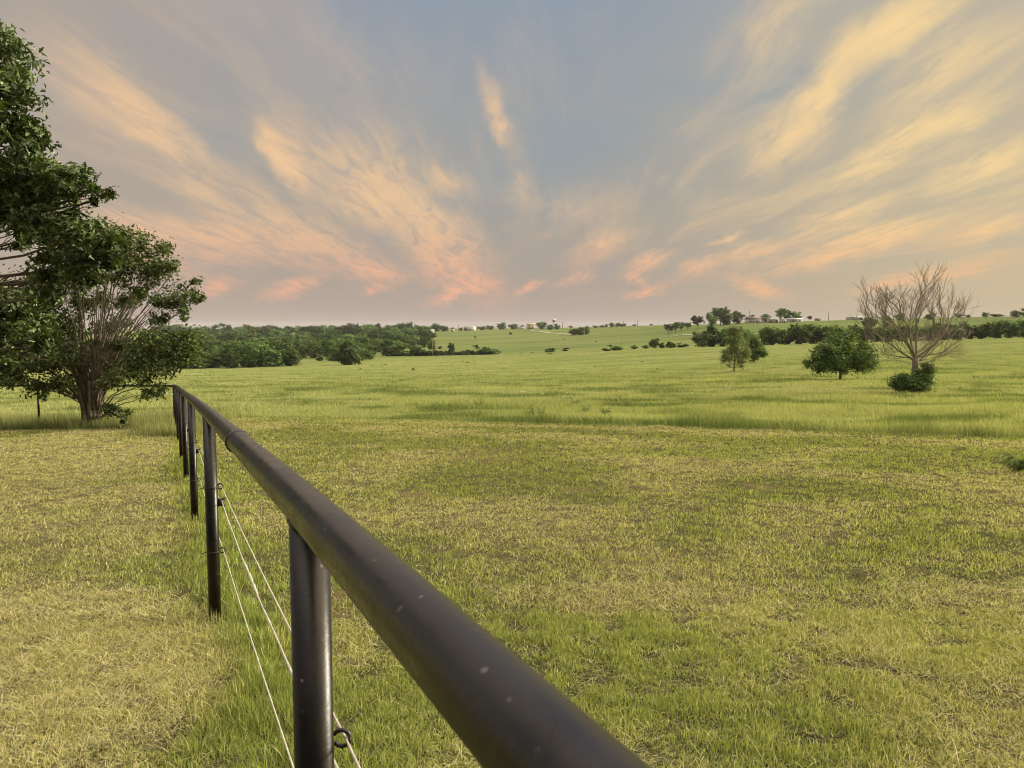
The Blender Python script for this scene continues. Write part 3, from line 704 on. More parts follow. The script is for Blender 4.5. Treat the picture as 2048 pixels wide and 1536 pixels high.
# hedgerow across the middle, named one by one from what stands beside it
mid = [('shrub', 'low dark shrub at the left end of the hedgerow beyond the single tree', 664, 300, 22, 12), ('shrub', 'small pointed shrub between the single rounded tree and the low hedgerow', 640, 305, 14, 8),
       ('tree', 'bushy tree touching the right side of the single rounded tree', 722, 290, 26, 34), ('tree', 'rounded tree at the right end of the wood edge above the hedgerow gap', 740, 300, 26, 32),
       ('shrub', 'dark shrub starting the hedgerow right of the gap', 776, 348, 26, 16), ('shrub', 'leafy rounded shrub in the hedgerow left of the wooden pole', 793, 350, 26, 22), ('shrub', 'low shrub between two rounded shrubs of the hedgerow', 815, 351, 24, 11),
       ('shrub', 'wide mounded shrub just left of the wooden pole', 850, 350, 36, 22), ('shrub', 'low dark shrub right behind the wooden pole', 872, 351, 26, 13), ('shrub', 'upright shrub just right of the wooden pole', 903, 350, 15, 24),
       ('shrub', 'low shrub right of the upright shrub in the hedgerow', 925, 352, 16, 9), ('shrub', 'dark shrub at the start of the long mound in the hedgerow', 932, 350, 20, 13), ('shrub', 'largest mounded shrub of the middle hedgerow', 966, 350, 34, 20), ('shrub', 'last low shrub at the right end of the middle hedgerow', 988, 351, 22, 11)]
for nm, lb, px, Yv, w, h in mid:
    sd += 1; place('hedge_tree' if nm == 'tree' else 'hedge_shrub', lb, nm, 'hedgerow across the middle of the pasture', px, Yv, w * 1.5, h * 1.25, PT if nm == 'tree' else SHB, sd)
for k, px in enumerate((716, 728, 785, 804, 830, 840, 862, 884, 893, 913, 944, 955, 977, 995)):
    sd += 1; place('hedge_shrub', 'low dark filler shrub of the middle hedgerow left of centre', 'shrub', 'hedgerow across the middle of the pasture', px, 353 if px > 760 else 310, 24, 8 + k % 3 * 2, SHB, sd)
edge = [(862, 470, 22, 20, 'scraggly tree at the foot of the wooded slope beside the open hill'), (848, 500, 20, 22, 'dark tree at the lower corner of the wooded slope'), (826, 430, 18, 14, 'small shrub in front of the wooded slope corner'), (838, 424, 16, 14, 'round shrub below the wooded slope corner'),
        (858, 560, 18, 20, 'tree leaning out from the wooded slope on the open hill'), (880, 455, 10, 8, 'tiny shrub at the tip of the wooded slope'), (850, 650, 20, 24, 'tall tree at the upper edge of the wooded slope below the white shed'), (800, 415, 22, 16, 'pale willow like shrub below the wooded slope')]
for px, Yv, w, h, lb in edge: sd += 1; place('slope_tree', lb, 'tree', 'trees at the edge of the wooded slope', px, Yv, w, h, PT, sd)
sh = [(1101, 330, 22, 8, 'low shrub left of a pair alone in the middle pasture'), (1131, 330, 12, 7, 'tiny shrub right of a pair alone in the middle pasture'), (1212, 258, 20, 7, 'flat end of the low shrub mound left of the round shrub'), (1230, 256, 30, 12, 'low mounded shrub in the middle pasture'), (1269, 255, 13, 9, 'small round shrub between the mounded shrub and the dark tree'),
      (1292, 254, 14, 8, 'small shrub just left of the dark rounded hedge tree'), (1340, 254, 20, 13, 'shrub right of the dark rounded hedge tree'), (1362, 256, 22, 11, 'low shrub ending the hedge before the tall hedgerow'), (1325, 255, 16, 12, 'small shrub touching the right of the dark rounded hedge tree')]
for px, Yv, w, h, lb in sh: sd += 1; place('pasture_shrub', lb, 'shrub', 'shrubs along the middle pasture line', px, Yv, w * 1.3, h * 1.2, SHB, sd)
sd += 1; place('hedge_tree', 'dark rounded tree alone on the low shrub line', 'tree', None, 1308, 255, 24, 24, PT, sd)
# right hedgerow: tall line behind the near trees
rh = [(1403, 256, 34, 34), (1423, 262, 36, 42), (1447, 258, 34, 36), (1470, 262, 34, 38), (1492, 258, 32, 34), (1528, 262, 32, 36), (1546, 258, 36, 40), (1570, 262, 36, 36), (1600, 257, 42, 44), (1628, 262, 46, 44), (1655, 257, 32, 34), (1675, 262, 30, 34), (1700, 257, 30, 28),
      (1725, 262, 34, 34), (1750, 257, 34, 32), (1775, 262, 36, 34), (1803, 257, 34, 30), (1830, 262, 36, 32), (1858, 257, 34, 32), (1885, 262, 36, 34), (1912, 257, 34, 36), (1938, 262, 32, 30), (1962, 257, 34, 32), (1990, 262, 42, 40), (2018, 257, 36, 38), (2045, 262, 40, 42), (2075, 257, 40, 40), (2110, 258, 40, 40)]
for k, (px, Yv, w, h) in enumerate(rh):
    sd += 1
    lb = 'dense dark tree in the hedgerow left of the bare tree, below the farm buildings' if px < 1690 else ('dense dark tree in the hedgerow behind the bare tree' if px < 1900 else 'dense dark tree in the hedgerow right of the bare tree')
    place('hedgerow_tree', lb, 'tree', 'trees of the right hand hedgerow', px, Yv, w * 1.25, h * 1.08, PT, sd)
for px, Yv, w, h, lb in [(1672, 330, 22, 18, 'dark rounded tree showing above the hedgerow top, left of the bare tree'), (1735, 420, 30, 36, 'tall dark tree on the hillside behind the left twigs of the bare tree'), (1712, 400, 24, 20, 'dark tree low on the hillside left of the bare tree'), (1770, 440, 22, 30, 'leaning dark tree on the hill behind the bare tree'),
                         (1796, 560, 24, 16, 'grey green tree on the skyline behind the bare tree'), (1858, 560, 26, 14, 'dark tree on the skyline behind the bare tree trunk'), (1915, 600, 22, 10, 'flat dark tree on the skyline right of the bare tree'), (1933, 600, 10, 7, 'tiny round tree on the right skyline'),
                         (1968, 590, 16, 12, 'small dark tree on the right skyline'), (1990, 600, 30, 7, 'low line of shrubs on the right skyline'), (2030, 560, 26, 16, 'dark tree on the skyline at the right edge'), (2052, 555, 30, 20, 'large dark tree cut by the right edge on the skyline')]:
    sd += 1; place('hill_tree', lb, 'tree', 'trees on the right hand hill', px, Yv, w, h, PT, sd)
# row of park-like trees left of the farmhouse
for px, Yv, w, h, lb, pool in [(1336, 520, 24, 21, 'leftmost reddish tree of the row leading to the farm', OPN), (1350, 525, 26, 23, 'reddish tree second in the row leading to the farm', OPN), (1362, 530, 20, 22, 'small reddish tree third in the row leading to the farm', OPN), (1375, 545, 16, 18, 'thin pale tree in the gap of the farm row', OPN),
                         (1395, 550, 28, 28, 'round green tree in the middle of the farm row', OPN), (1423, 560, 28, 30, 'dark tree before the tallest tree of the farm row', PT), (1440, 570, 42, 42, 'tallest green tree of the farm row', OPN), (1452, 575, 30, 34, 'bright green tree behind the tallest of the farm row', PT), (1475, 580, 28, 30, 'grey green tree touching the farmhouse roof', PT),
                         (1502, 640, 22, 16, 'dark tree behind the brown farmhouse roof', PT), (1528, 660, 28, 19, 'wide dark tree behind the white carport roof', PT), (1558, 590, 30, 31, 'large dark tree standing over the farm sheds', OPN), (1575, 610, 24, 26, 'dark tree beside the large tree over the sheds', PT), (1590, 615, 22, 24, 'rightmost dark tree over the farm sheds', PT),
                         (1616, 640, 13, 12, 'small round tree right of the long grey shed', OPN)]:
    sd += 1; place('farm_tree', lb, 'tree', 'trees around the farm', px, Yv, w, h, pool, sd)
# middle skyline
for px, Yv, w, h, lb in [(839, 900, 16, 14, 'dark tree left of the low white shed on the skyline'), (849, 960, 10, 8, 'small tree right behind the low white shed'), (874, 1000, 24, 19, 'tall pale tree on the skyline behind the white shed'), (862, 1010, 18, 13, 'rounded tree left of the tall pale skyline tree'),
                         (888, 990, 22, 14, 'dark tree left of the white silo'), (903, 1000, 14, 9, 'dark tree right of the white silo'), (922, 980, 8, 8, 'small round tree left of the white metal barn'), (950, 1080, 16, 9, 'trees touching the right end of the white barn'), (965, 1080, 22, 9, 'low tree clump right of the white barn'),
                         (982, 1080, 20, 10, 'rounded trees in the middle of the skyline'), (1001, 1060, 18, 13, 'dark trees left of the pointed skyline tree'), (1007, 1050, 14, 18, 'pointed dark tree near the middle of the skyline'), (1027, 1060, 24, 13, 'wide dark tree left of the cream house'), (1045, 1080, 14, 9, 'small dark tree left of the cream house'),
                         (1083, 980, 26, 17, 'broad dark tree right of the cream house'), (1101, 900, 20, 11, 'brownish open tree below the water tower'), (1114, 905, 16, 12, 'thin brownish tree right of the water tower'), (1148, 660, 26, 13, 'left half of the dark clump in front of the hill'), (1160, 655, 26, 17, 'dark clump of trees in front of the hill'), (1173, 660, 18, 20, 'right end of the dark clump in front of the hill'),
                         (1142, 1000, 10, 5, 'low tree at the left foot of the hill skyline'), (1190, 880, 14, 5, 'low shrubs on the hill skyline'), (1203, 880, 14, 5, 'small shrubs left of the rounded skyline tree'), (1212, 880, 8, 8, 'small round tree on the hill skyline'), (1223, 870, 15, 10, 'larger round tree on the hill skyline'), (1234, 880, 12, 9, 'round tree right of the larger one on the hill skyline'), (1245, 890, 18, 6, 'low tree line on the hill skyline'), (1268, 890, 10, 4, 'small low tree near the thin mast'), (1302, 850, 9, 4, 'single low shrub on the skyline left of the farm row')]:
    sd += 1; place('skyline_tree', lb, 'tree', 'trees on the middle skyline', px, Yv, w, h, PT, sd)
# dark spots: little shrubs in the grass
for px, Yv, w, h in [(742, 232, 4, 2.5), (747, 229, 4, 2.5), (762, 231, 4, 3), (771, 236, 6, 3.5), (720, 190, 6, 3.5), (826, 160, 7, 6), (925, 236, 4, 3), (883, 234, 3, 2.5), (1101, 290, 12, 3.5), (1284, 160, 5, 3), (1315, 112, 7, 5), (1126, 120, 5, 2.5), (1021, 760, 7, 6), (950, 700, 7, 5), (1192, 470, 6, 3), (1041, 345, 4, 3), (1064, 340, 4, 3), (1665, 55, 11, 6), (1925, 47, 10, 5), (1952, 62, 18, 5), (1895, 90, 5, 3), (1190, 135, 4, 3), (1128, 575, 5, 2), (935, 225, 10, 2.5)]:
    sd += 1; place('small_shrub', 'tiny dark shrub dotted alone in the open pasture grass', 'shrub', 'dark shrubs dotted over the pasture', px, Yv, w, h, SHB, sd)

# weeds standing in the tall grass
def weed(px, Y, h, label, n=240, wide=1., seed=1, group=None):
    g = gp(px, Y); root = empty('weed', g, label, 'plant', group); r = np.random.RandomState(seed); b = MB(); bl = []
    for k in range(9):
        a = r.uniform(0, 6.28); e = np.array([math.cos(a) * h * .45 * wide, math.sin(a) * h * .45 * wide, h * r.uniform(.55, 1.)]); b.tube(curve((0, 0, 0), e, (0, 0, .1 * h), 5, .01, r), np.linspace(.007, .002, 5), 5); bl.append((*e, h * .2 * wide, h * .2 * wide, h * .22)); bl.append((*(e * .6), h * .2 * wide, h * .2 * wide, h * .22))
    V, F_, C = leafset(bl, n, h * .16, 6, .4, 'diamond', GC['weed'], seed=seed); V[:, 2] = np.maximum(V[:, 2], 0)
    raw('leaves', V, F_, M['leaf'], root, col=C); b.build('stem', M['leafstem'], root)
M['leafstem'] = plain('green_stem', (.12, .15, .05), .8)
weed(2046, 10.3, .19, 'leafy weed clump on the mown strip at the right edge', 1500, 1.6, 5)
for k, (px, Y, h) in enumerate([(1065, 25.5, .42), (1085, 25, .38), (1172, 25.5, .4), (1212, 24.5, .42), (1150, 33, .5), (1255, 33, .4), (1290, 30, .4), (958, 33, .5), (870, 30, .45)]):
    weed(px, Y, h * .78, 'dark leafy weed poking out of the tall pasture grass', 170, 1., 40 + k, 'weeds in the tall pasture grass')
# pale wildflower heads
M['petal'] = plain('white_petals', (.80, .78, .70), .7, noise=.05)
fl = None
for px, Y in [(872, 58), (878, 57), (884, 58), (1043, 40), (1048, 39.5), (1086, 37), (1127, 33), (1130, 47), (1135, 38), (1043, 56), (1430, 47), (1515, 40), (1700, 52), (1385, 36)]:
    g = gp(px, Y)
    if fl is None:
        fl = empty('wildflower', g, 'pale wildflower head above the tall pasture grass', 'flower', 'pale wildflowers in the pasture')
        b = MB(); b.tube([(0, 0, 0), (.01, 0, .25), (0, 0, .46)], .005, 5); b.build('stem', M['leafstem'], fl)
        b = MB()
        for a in range(9):
            c, s_ = math.cos(a * .7), math.sin(a * .7); b.add([(0, 0, .46), (c * .03 - s_ * .02, s_ * .03 + c * .02, .48), (c * .07, s_ * .07, .485), (c * .03 + s_ * .02, s_ * .03 - c * .02, .48)], [(0, 1, 2, 3)])
        b.build('petals', M['petal'], fl)
    else:
        o = copy_tree(fl); o.location = g

# ------------------------------------------------------------------ buildings and poles on the hills
def house(name, label, px, Y, wpx, wallpx, roofpx, dpt, wall, roof, wins=(), doors=(), rz=0., cat='house', flat=False, roof_ov=.4, sink=.6):
    g = gp(px, Y); s = Y / F; w = wpx * s; hw = wallpx * s; hr = roofpx * s
    o = empty(name, (g[0], g[1], g[2]), label, cat, None, rz)
    b = MB(); b.box(-w / 2, w / 2, 0, dpt, -sink, hw); wl = b.build('wall', M[wall], o)
    b = MB()
    if flat: b.box(-w / 2 - roof_ov, w / 2 + roof_ov, -roof_ov, dpt + roof_ov, hw + .003, hw + max(.25, hr))
    else: b.gable(w, dpt, hw + .003, hw + hr, roof_ov, xy=(0, dpt / 2))
    b.build('roof', M[roof], o)
    for (u, v, ww, hh) in wins:
        b = MB(); cx_, cz = (u - .5) * w, v * hw; b.box(cx_ - ww / 2 - .12, cx_ + ww / 2 + .12, -.08, -.003, cz - hh / 2 - .12, cz + hh / 2 + .12); f = b.build('window', M['white'] if wall != 'white' else M['grey'], o)
        b = MB(); b.box(cx_ - ww / 2, cx_ + ww / 2, -.13, -.083, cz - hh / 2, cz + hh / 2); b.build('pane', M['glass'], f)
    for (u, ww, hh) in doors:
        b = MB(); cx_ = (u - .5) * w; b.box(cx_ - ww / 2, cx_ + ww / 2, -.10, -.003, 0, hh); b.build('door', M['dark'], o)
    return o
house('cream_house', 'two storey cream house with four windows on the middle skyline', 1062, 1000, 17, 9, 2.2, 8, 'cream', 'tan', [(.3, .28, 1.3, 1.5), (.75, .28, 1.3, 1.5), (.3, .75, 1.3, 1.4), (.75, .75, 1.3, 1.4)], [(.52, 1.1, 2.1)])
b_ = house('metal_barn', 'large white metal barn left of the middle skyline', 937, 1010, 20, 7.5, 1.2, 14, 'white', 'roofwhite', [], [(.2, 3.2, 3.6)], rz=-.25, cat='barn')
house('white_shed', 'low white shed at the top of the wooded slope', 860, 940, 15, 4.5, 1.5, 7, 'white', 'roofwhite', [(.6, .5, 1., .8)], [(.3, 1.6, 2.)], cat='shed')
house('small_shed', 'small white shed beside the silo', 905, 960, 6, 4, 1, 4, 'white', 'roofwhite', [], [(.5, 1.2, 1.9)], cat='shed')
g = gp(899, 955); o = empty('silo', g, 'thin white silo between trees on the skyline', 'silo'); b = MB(); b.lathe([(1.1, -.5), (1.1, 5.)], 20); b.build('wall', M['cream'], o, True); b = MB(); b.lathe([(1.2, 4.99), (1.15, 5.1), (.05, 5.9)], 20); b.build('roof', M['roofwhite'], o, True)
house('pale_house', 'low pale house with a white car in front, left of the cream house', 1043, 1040, 13, 2.6, 2.2, 7, 'white', 'grey', [(.5, .5, 1, .8), (.8, .5, 1, .8)], [(.2, 1, 1.6)])
house('hill_house', 'tiny white house among skyline trees right of the dark clump', 1230, 900, 4, 3, 1.4, 5, 'white', 'grey', [(.5, .5, .8, .8)])
house('farmhouse', 'white farmhouse with a long brown shingle roof', 1508, 600, 27, 7, 6, 9, 'white', 'roofbrown', [(.2, .5, 1., 1.3), (.42, .5, .8, 1.3), (.62, .5, 1., 1.3), (.88, .5, 1., 1.2)], [(.75, 1., 2.1)])
# carport
g = gp(1529, 606); o = empty('carport', g, 'open carport with a white flat roof beside the farmhouse', 'carport'); s = .41
b = MB(); b.box(-5.2, 5.2, -1.2, 7, 3.55, 3.9); b.build('roof', M['roofwhite'], o)
for sx in (-4.9, 4.9):
    for sy in (-.9, 6.6): b = MB(); b.box(sx - .12, sx + .12, sy - .12, sy + .12, -.5, 3.547); b.build('post', M['white'], o)
b = MB(); b.box(1.2, 4.7, 1.5, 6.2, -.5, 3.54); b.build('wall', M['red'], o)
house('grey_shed', 'grey shed right of the carport', 1541, 592, 9, 7, 1.4, 5, 'grey', 'roofwhite', [], [(.3, 1.3, 2.)], cat='shed')
house('tan_shed', 'tan shed between the grey shed and the tree trunk', 1550, 590, 9, 6.6, 1.2, 5, 'tan', 'roofwhite', [], [(.6, 1.1, 1.9)], cat='shed')
house('white_trailer', 'white box trailer right of the large dark tree trunk', 1565, 588, 10.5, 6.5, .6, 3, 'white', 'roofwhite', [], [(.8, 1.1, 1.8)], cat='trailer', flat=True, roof_ov=.08)
house('mobile_home', 'long grey mobile home with a pale roof right of the sheds', 1589, 600, 30, 6.2, 2.2, 6, 'grey', 'roofwhite', [(.2, .55, 1., 1.), (.5, .55, 1., 1.), (.8, .55, 1., 1.)], [(.35, 1., 2.)])
house('small_barn', 'small brown shed on the skyline right of the mobile home', 1636, 660, 9, 3, 2.2, 5, 'grey', 'roofbrown', [], [(.5, 1.5, 1.)], cat='shed')
house('long_barn', 'long pale metal barn on the skyline left of the bare tree', 1712, 640, 26, 5.2, 1.5, 9, 'grey', 'roofwhite', [(.7, .5, 1.4, 1.)], [(.85, 2., 2.)], cat='barn')
# water tower
g = gp(1108, 1150); s = 1150 / F; z0 = z_at(657, 1150); g = (x_at(1108, 1150, z0), 1150, z0 - 4)
o = empty('water_tower', g, 'white bulb topped water tower on the middle skyline', 'water tower')
top = z_at(637, 1150) - g[2]
b = MB(); b.lathe([(2.0, -2), (1.3, 1.5), (1.0, 4), (.95, top - 6.5), (1.4, top - 5.2)], 20); b.build('column', M['steel'], o, True)
b = MB(); b.lathe([(1.2, top - 5.3), (2.6, top - 4.3), (3.05, top - 3.3), (3.1, top - 2.9)], 24); b.build('bowl', M['red'], o, True)
b = MB(); b.lathe([(3.12, top - 2.9), (3.1, top - 2.2), (2.6, top - 1.1), (1.5, top - .3), (.05, top)], 24); b.build('tank', M['roofwhite'], o, True)
# poles
def pole(px, Y, hpx, label, arm=True, name='utility_pole', group=None, r=None):
    g = gp(px, Y); h = hpx * Y / F; r = r or max(.13, .00045 * Y); o = empty(name, g, label, 'pole', group)
    b = MB(); b.tube([(0, 0, -.5), (0, 0, h / 2), (0, 0, h)], [r, r * .9, r * .75], 8); b.build('shaft', M['wood'], o, True)
    if arm: b = MB(); b.box(-h * .11, h * .11, -r * 1.7, -r * 1.01, h * .88, h * .88 + r); b.build('crossarm', M['wood'], o)
pole(865, 345, 33, 'wooden pole rising from the middle hedgerow', False)
pole(917, 960, 14, 'utility pole between the silo and the metal barn'); pole(836, 930, 10, 'utility pole left of the low white shed', False)
pole(976, 1000, 10, 'utility pole among the low trees right of the metal barn', False); pole(1012, 1000, 15, 'utility pole before the pointed skyline tree', False)
pole(1035, 1000, 9, 'short pole left of the pale house', False); pole(1168, 640, 17, 'pole against the dark clump of trees', False)
pole(1243, 250, 34, 'thin pole standing by the low mounded shrub', False, r=.045); pole(1246, 870, 10, 'utility pole with crossarm on the hill skyline'); pole(1275, 880, 14, 'tall thin mast on the hill skyline', False)
pole(1336, 505, 14, 'pale pole in front of the first reddish tree', False); pole(1497, 640, 24, 'antenna mast behind the farmhouse roof', False); pole(1655, 700, 18, 'thin mast on the skyline left of the long barn', False)
pole(1125, 950, 13, 'leaning mast right of the water tower', False); pole(1057, 980, 10, 'pole at the left corner of the cream house', False)
# white car by the pale house
def car(px, Y, label, scale=1., rz=0., col='white'):
    g = gp(px, Y); o = empty('parked_car', g, label, 'car', None, rz)
    b = MB(); pr = [(-2.2, .35), (-2.25, .8), (-1.5, .95), (-.9, 1.45), (.7, 1.48), (1.4, .98), (2.15, .85), (2.25, .4)]; n = len(pr)
    V = [(x, -.85, z) for x, z in pr] + [(x, .85, z) for x, z in pr]; b.add(V, [(k, (k + 1) % n, n + (k + 1) % n, n + k) for k in range(n)], [(0, k + 1, k) for k in range(1, n - 1)] + [(n, n + k, n + k + 1) for k in range(1, n - 1)])
    b.build('body', M['white'], o)
    b = MB(); b.box(-.85, .65, -.865, -.852, 1.0, 1.35); b.build('window', M['glass'], o)
    for x in (-1.4, 1.4):
        for y in (-.8, .8): b = MB(); b.tube([(x, y - .1, .33), (x, y + .1, .33)], .33, 14); b.build('wheel', M['dark'], o)
car(1038, 1000, 'white car parked in front of the pale house on the skyline', rz=.2); car(1522, 596, 'white car parked in front of the carport')
car(1474, 580, 'white car parked left of the farmhouse', rz=.4)
# gravel drive and road on the hill
def road(name, pts, wdt, lift=.05):
    P = []
    for px, Y in pts: x = x_at(px, Y, z_at(680, Y)); P.append((x, Y))
    P = np.array(P, float); t = np.linspace(0, len(P) - 1, 80); xs = np.interp(t, range(len(P)), P[:, 0]); ys_ = np.interp(t, range(len(P)), P[:, 1])
    d = np.stack([np.gradient(xs), np.gradient(ys_)], 1); d /= np.linalg.norm(d, axis=1)[:, None]; nrm = np.stack([-d[:, 1], d[:, 0]], 1) * wdt / 2
    cols_ = []
    for k in np.linspace(-1, 1, 5): a = np.stack([xs, ys_], 1) + nrm * k; cols_.append(np.column_stack([a, terrain(a[:, 0], a[:, 1]) + lift]))
    V = np.stack(cols_, 1).reshape(-1, 3); i = np.arange(79)[:, None] * 5; j = np.arange(4)[None]; q = np.stack([i + j, i + j + 1, i + j + 6, i + j + 5], -1).reshape(-1, 4)
    tag(raw(name, V, q, M['gravel'], smooth=True), kind='structure')
road('gravel_road', [(1055, 900), (1075, 850), (1100, 740), (1130, 690), (1150, 650)], 3.5, .25)
road('gravel_drive', [(1340, 470), (1365, 478), (1390, 455), (1412, 440), (1450, 430)], 3, .25)

# ------------------------------------------------------------------ sky
W = bpy.data.worlds.new("World"); S.world = W; W.use_nodes = True; t = W.node_tree; t.nodes.clear(); g = G(t)
SUN_AZ, SUN_EL = R(72), R(17)           # azimuth clockwise from +Y
D = g.n('ShaderNodeTexCoord').outputs['Generated']
nrmD = g.n('ShaderNodeVectorMath', operation='NORMALIZE'); t.links.new(D, nrmD.inputs[0]); D = nrmD.outputs[0]
sx = g.n('ShaderNodeSeparateXYZ', i_0=D); dx, dy, dz = sx.outputs
azn = g.math('ARCTAN2', dx, dy); el = g.math('ARCSINE', dz)
sky = g.n('ShaderNodeTexSky', sky_type='NISHITA', sun_disc=False, sun_elevation=SUN_EL, sun_rotation=SUN_AZ, air_density=1.2, dust_density=2.5)
nish = g.mix(1., sky.outputs[0], (.07, .07, .07), 'MULTIPLY')
def azel(px, py):
    v = Vector(((px - 1024) / F, math.cos(PIT) + (768 - py) / F * math.sin(PIT), -math.sin(PIT) + (768 - py) / F * math.cos(PIT))).normalized()
    return math.atan2(v.x, v.y), math.asin(v.z)
# plane-projected cloud sheet coordinates: streaks run away from the viewer
inv = g.math('DIVIDE', 1., g.math('ADD', g.math('MAXIMUM', dz, 0.), .07))
cp = g.n('ShaderNodeCombineXYZ', i_0=g.math('MULTIPLY', dx, inv), i_1=g.math('MULTIPLY', dy, inv)).outputs[0]
n_st = g.noise(g.scalev(cp, (1.5, .33, 1)), 1.6, 5, .62, .6)
n_fi = g.noise(g.scalev(cp, (2.6, .5, 1)), 3.2, 5, .65, .8)
n_bl = g.noise(g.scalev(cp, (.5, .35, 1)), 1.1, 4, .55, .3)
ae = g.n('ShaderNodeCombineXYZ', i_0=azn, i_1=el).outputs[0]
wr = g.n('ShaderNodeTexNoise', i_Scale=7., i_Detail=5., i_Roughness=.6); g.set(wr.inputs['Vector'], ae)
wv = g.n('ShaderNodeVectorMath', operation='SUBTRACT', i_0=wr.outputs['Color'], i_1=(.5, .5, .5)).outputs[0]
ae2 = g.n('ShaderNodeVectorMath', operation='MULTIPLY_ADD', i_0=wv, i_1=(.055, .04, 0), i_2=ae).outputs[0]
wr2 = g.n('ShaderNodeTexNoise', i_Scale=38., i_Detail=2., i_Roughness=.6); g.set(wr2.inputs['Vector'], ae)
wv2 = g.n('ShaderNodeVectorMath', operation='SUBTRACT', i_0=wr2.outputs['Color'], i_1=(.5, .5, .5)).outputs[0]
ae2 = g.n('ShaderNodeVectorMath', operation='MULTIPLY_ADD', i_0=wv2, i_1=(.022, .016, 0), i_2=ae2).outputs[0]
STK = [(215, 170, 420, 340, 30, .75), (90, 100, 320, 260, 70, .35), (400, 320, 640, 520, 42, .35), (300, 320, 480, 440, 26, .3),
 (532, 245, 600, 385, 24, .95), (535, 190, 670, 430, 42, .35), (650, 290, 800, 450, 50, .6), (740, 380, 960, 500, 44, .65), (690, 260, 880, 400, 75, .3), (840, 335, 940, 385, 26, .3), (680, 390, 770, 450, 24, .35),
 (820, 470, 990, 590, 44, .6), (860, 605, 985, 560, 15, .8), (955, 140, 1035, 310, 20, .4), (985, 215, 1020, 285, 13, .4), (1020, 260, 1060, 450, 30, .2),
 (130, 395, 480, 510, 26, .55), (300, 440, 640, 505, 38, .45), (540, 430, 790, 550, 42, .45), (535, 595, 645, 558, 16, .75), (680, 530, 840, 550, 17, .5), (715, 580, 785, 575, 13, .5), (380, 570, 490, 560, 18, .45), (150, 480, 420, 540, 26, .35),
 (1025, 585, 1085, 560, 9, .8), (1105, 572, 1185, 532, 15, .35), (1165, 505, 1260, 465, 24, .45), (1245, 540, 1345, 512, 15, .6), (1258, 545, 1300, 565, 12, .45), (1245, 590, 1335, 573, 9, .7),
 (1355, 558, 1460, 508, 15, .55), (1430, 512, 1570, 488, 18, .55), (1450, 556, 1580, 588, 15, .6), (1490, 545, 1860, 450, 24, .6), (1560, 470, 1820, 395, 24, .45), (1410, 486, 1500, 466, 9, .7),
 (1590, 255, 1710, 100, 34, .85), (1670, 125, 1910, 5, 40, .85), (1515, 335, 1640, 220, 46, .5), (1460, 130, 1620, -10, 60, .35), (1690, 335, 2060, 165, 28, .55), (1860, 378, 2080, 290, 30, .7), (1580, 410, 1960, 225, 34, .4), (1740, 240, 2060, 20, 46, .35),
 (1890, 482, 2080, 445, 20, .5), (1740, 562, 2060, 520, 15, .4), (1690, 584, 1860, 540, 10, .45), (1640, 505, 1920, 440, 22, .45), (1050, 400, 1250, 440, 50, .15), (560, 90, 860, 180, 90, .08)]
acc = None
for x0, y0, x1, y1, w, s in STK:
    a0, e0 = azel(x0, y0); a1, e1 = azel(x1, y1); L = math.hypot(a1 - a0, e1 - e0) / 2 + w / F * 1.0
    mp = g.n('ShaderNodeMapping', vector_type='TEXTURE', i_Vector=ae2); mp.inputs['Location'].default_value = ((a0 + a1) / 2, (e0 + e1) / 2, 0)
    mp.inputs['Rotation'].default_value = (0, 0, math.atan2(e1 - e0, a1 - a0)); mp.inputs['Scale'].default_value = (L * 1.2, w / F * 1.65, 1)
    gr = g.n('ShaderNodeTexGradient', gradient_type='QUADRATIC_SPHERE', i_Vector=mp.outputs[0])
    acc = g.math('MULTIPLY_ADD', gr.outputs['Fac'], s * 2.1, acc if acc is not None else 0.)
veil = g.math('MULTIPLY', g.mapr(n_st, .46, .74), g.mapr(azn, -.1, .35, .20, .42))
tex = g.math('ADD', .30, g.math('MULTIPLY', g.mapr(n_fi, .30, .68), 1.3))
msk = g.math('ADD', g.math('MULTIPLY', acc, tex), g.math('MULTIPLY', veil, g.mapr(el, .0, .10)))
msk = g.math('SUBTRACT', 1., g.math('POWER', 2.718, g.math('MULTIPLY', msk, -1.15)), clamp=True)
def lin(r_, g_, b_): return tuple(((c / 255 + .055) / 1.055) ** 2.4 if c > 10 else 0 for c in (r_, g_, b_))
# thin overcast veil colours
e01 = g.mapr(el, 0., .50, smooth=False)
rmp = g.n('ShaderNodeValToRGB', i_0=e01); cr = rmp.color_ramp
st = [(0., lin(188, 170, 160)), (.10, lin(177, 163, 152)), (.3, lin(170, 163, 154)), (.55, lin(160, 163, 165)), (.8, lin(150, 160, 174)), (1., lin(150, 162, 179))]
cr.elements[0].position, cr.elements[0].color = st[0][0], (*st[0][1], 1); cr.elements[1].position, cr.elements[1].color = st[-1][0], (*st[-1][1], 1)
for p_, c_ in st[1:-1]: e_ = cr.elements.new(p_); e_.color = (*c_, 1)
veilc = rmp.outputs[0]
veilc = g.mix(g.math('MULTIPLY', g.mapr(azn, .05, .62), .68), veilc, lin(208, 190, 152))
veilc = g.mix(g.math('MULTIPLY', g.mapr(azn, -.15, -.55), .85), veilc, lin(184, 168, 153))
bl_ = g.math('MULTIPLY', g.mapr(n_bl, .44, .62), g.mapr(el, .05, .2))
veilc = g.mix(g.math('MULTIPLY', bl_, .5), veilc, lin(146, 161, 170))
base = g.mix(.9, nish, veilc)
cl = g.mix(g.mapr(el, .03, .17), lin(238, 176, 144), lin(238, 198, 154))
cl = g.mix(g.math('MULTIPLY', g.mapr(azn, .0, .5), .9), cl, g.mix(g.mapr(el, .03, .17), lin(244, 188, 138), lin(252, 218, 156)))
col = g.mix(msk, base, cl)
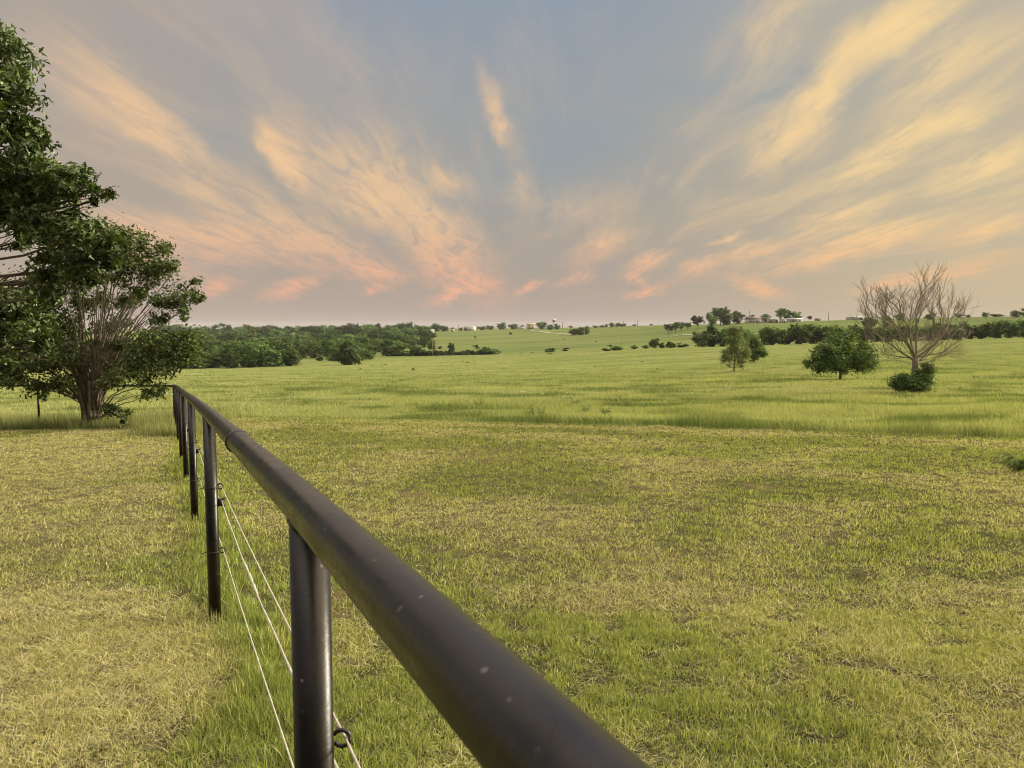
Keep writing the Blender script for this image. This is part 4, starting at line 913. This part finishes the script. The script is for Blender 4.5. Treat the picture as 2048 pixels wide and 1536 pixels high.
# the part of the sky round the hidden low sun and overhead is brighter than the part in the picture
sd_ = Vector((math.sin(SUN_AZ + R(18)) * math.cos(R(14)), math.cos(SUN_AZ + R(18)) * math.cos(R(14)), math.sin(R(14))))
dot = g.n('ShaderNodeVectorMath', operation='DOT_PRODUCT', i_0=D, i_1=tuple(sd_)).outputs['Value']
glow = g.mapr(dot, .70, 1.0, 0, 1); zen = g.mapr(el, .50, 1.1)
col = g.mix(glow, col, g.mix(1., col, (5.0, 4.3, 3.3), 'MULTIPLY')); col = g.mix(zen, col, g.mix(1., col, (6.4, 6.3, 5.9), 'MULTIPLY'))
back = g.math('MULTIPLY', g.mapr(dy, -.05, -.6), g.mapr(el, 1.0, .45)); col = g.mix(back, col, g.mix(1., col, (.22, .24, .30), 'MULTIPLY'))
bgn = g.n('ShaderNodeBackground', i_Color=col, i_Strength=.83); g.n('ShaderNodeOutputWorld', i_Surface=bgn.outputs[0])
W.cycles.sampling_method = 'MANUAL'; W.cycles.sample_map_resolution = 512

# ------------------------------------------------------------------ sun, camera
sl = bpy.data.lights.new('sun', 'SUN'); sl.energy = 4.8; sl.angle = R(12); sl.color = (1., .92, .75)
so = bpy.data.objects.new('sun', sl); COL.objects.link(so)
dv = Vector((math.sin(SUN_AZ) * math.cos(SUN_EL), math.cos(SUN_AZ) * math.cos(SUN_EL), math.sin(SUN_EL))); so.rotation_euler = dv.to_track_quat('Z', 'Y').to_euler()
cam = bpy.data.cameras.new('camera'); cam.lens = 36 * F / 2048; cam.sensor_width = 36; cam.clip_start = .05; cam.clip_end = 20000
cam.dof.use_dof = True; cam.dof.focus_distance = 9; cam.dof.aperture_fstop = 11
co = bpy.data.objects.new('camera', cam); COL.objects.link(co); co.location = (0, 0, EYE); co.rotation_euler = (math.pi / 2 - PIT, 0, 0); S.camera = co
S.render.resolution_x, S.render.resolution_y = 1024, 768
S.render.engine = 'CYCLES'
S.cycles.filter_width = 1.05; S.cycles.max_bounces = 4; S.cycles.diffuse_bounces = 2; S.cycles.transmission_bounces = 2; S.cycles.glossy_bounces = 2
vs = S.view_settings; vs.view_transform = 'Standard'; vs.look = 'None'; vs.exposure = .27; vs.gamma = 1

# ------------------------------------------------------------------ air
m, t = nt('haze'); g = G(t); g.n('ShaderNodeOutputMaterial'); ou = t.nodes[-1]
pv = g.n('ShaderNodeVolumePrincipled', i_Color=(.80, .80, .84), i_Density=.00007); t.links.new(pv.outputs[0], ou.inputs['Volume'])
b = MB(); zl = float(V0.min()) - 1; b.box(-7600, 7600, -7600, 7600, zl, 45); tag(b.build('haze', m), kind='stuff')
S.cycles.volume_bounces = 0
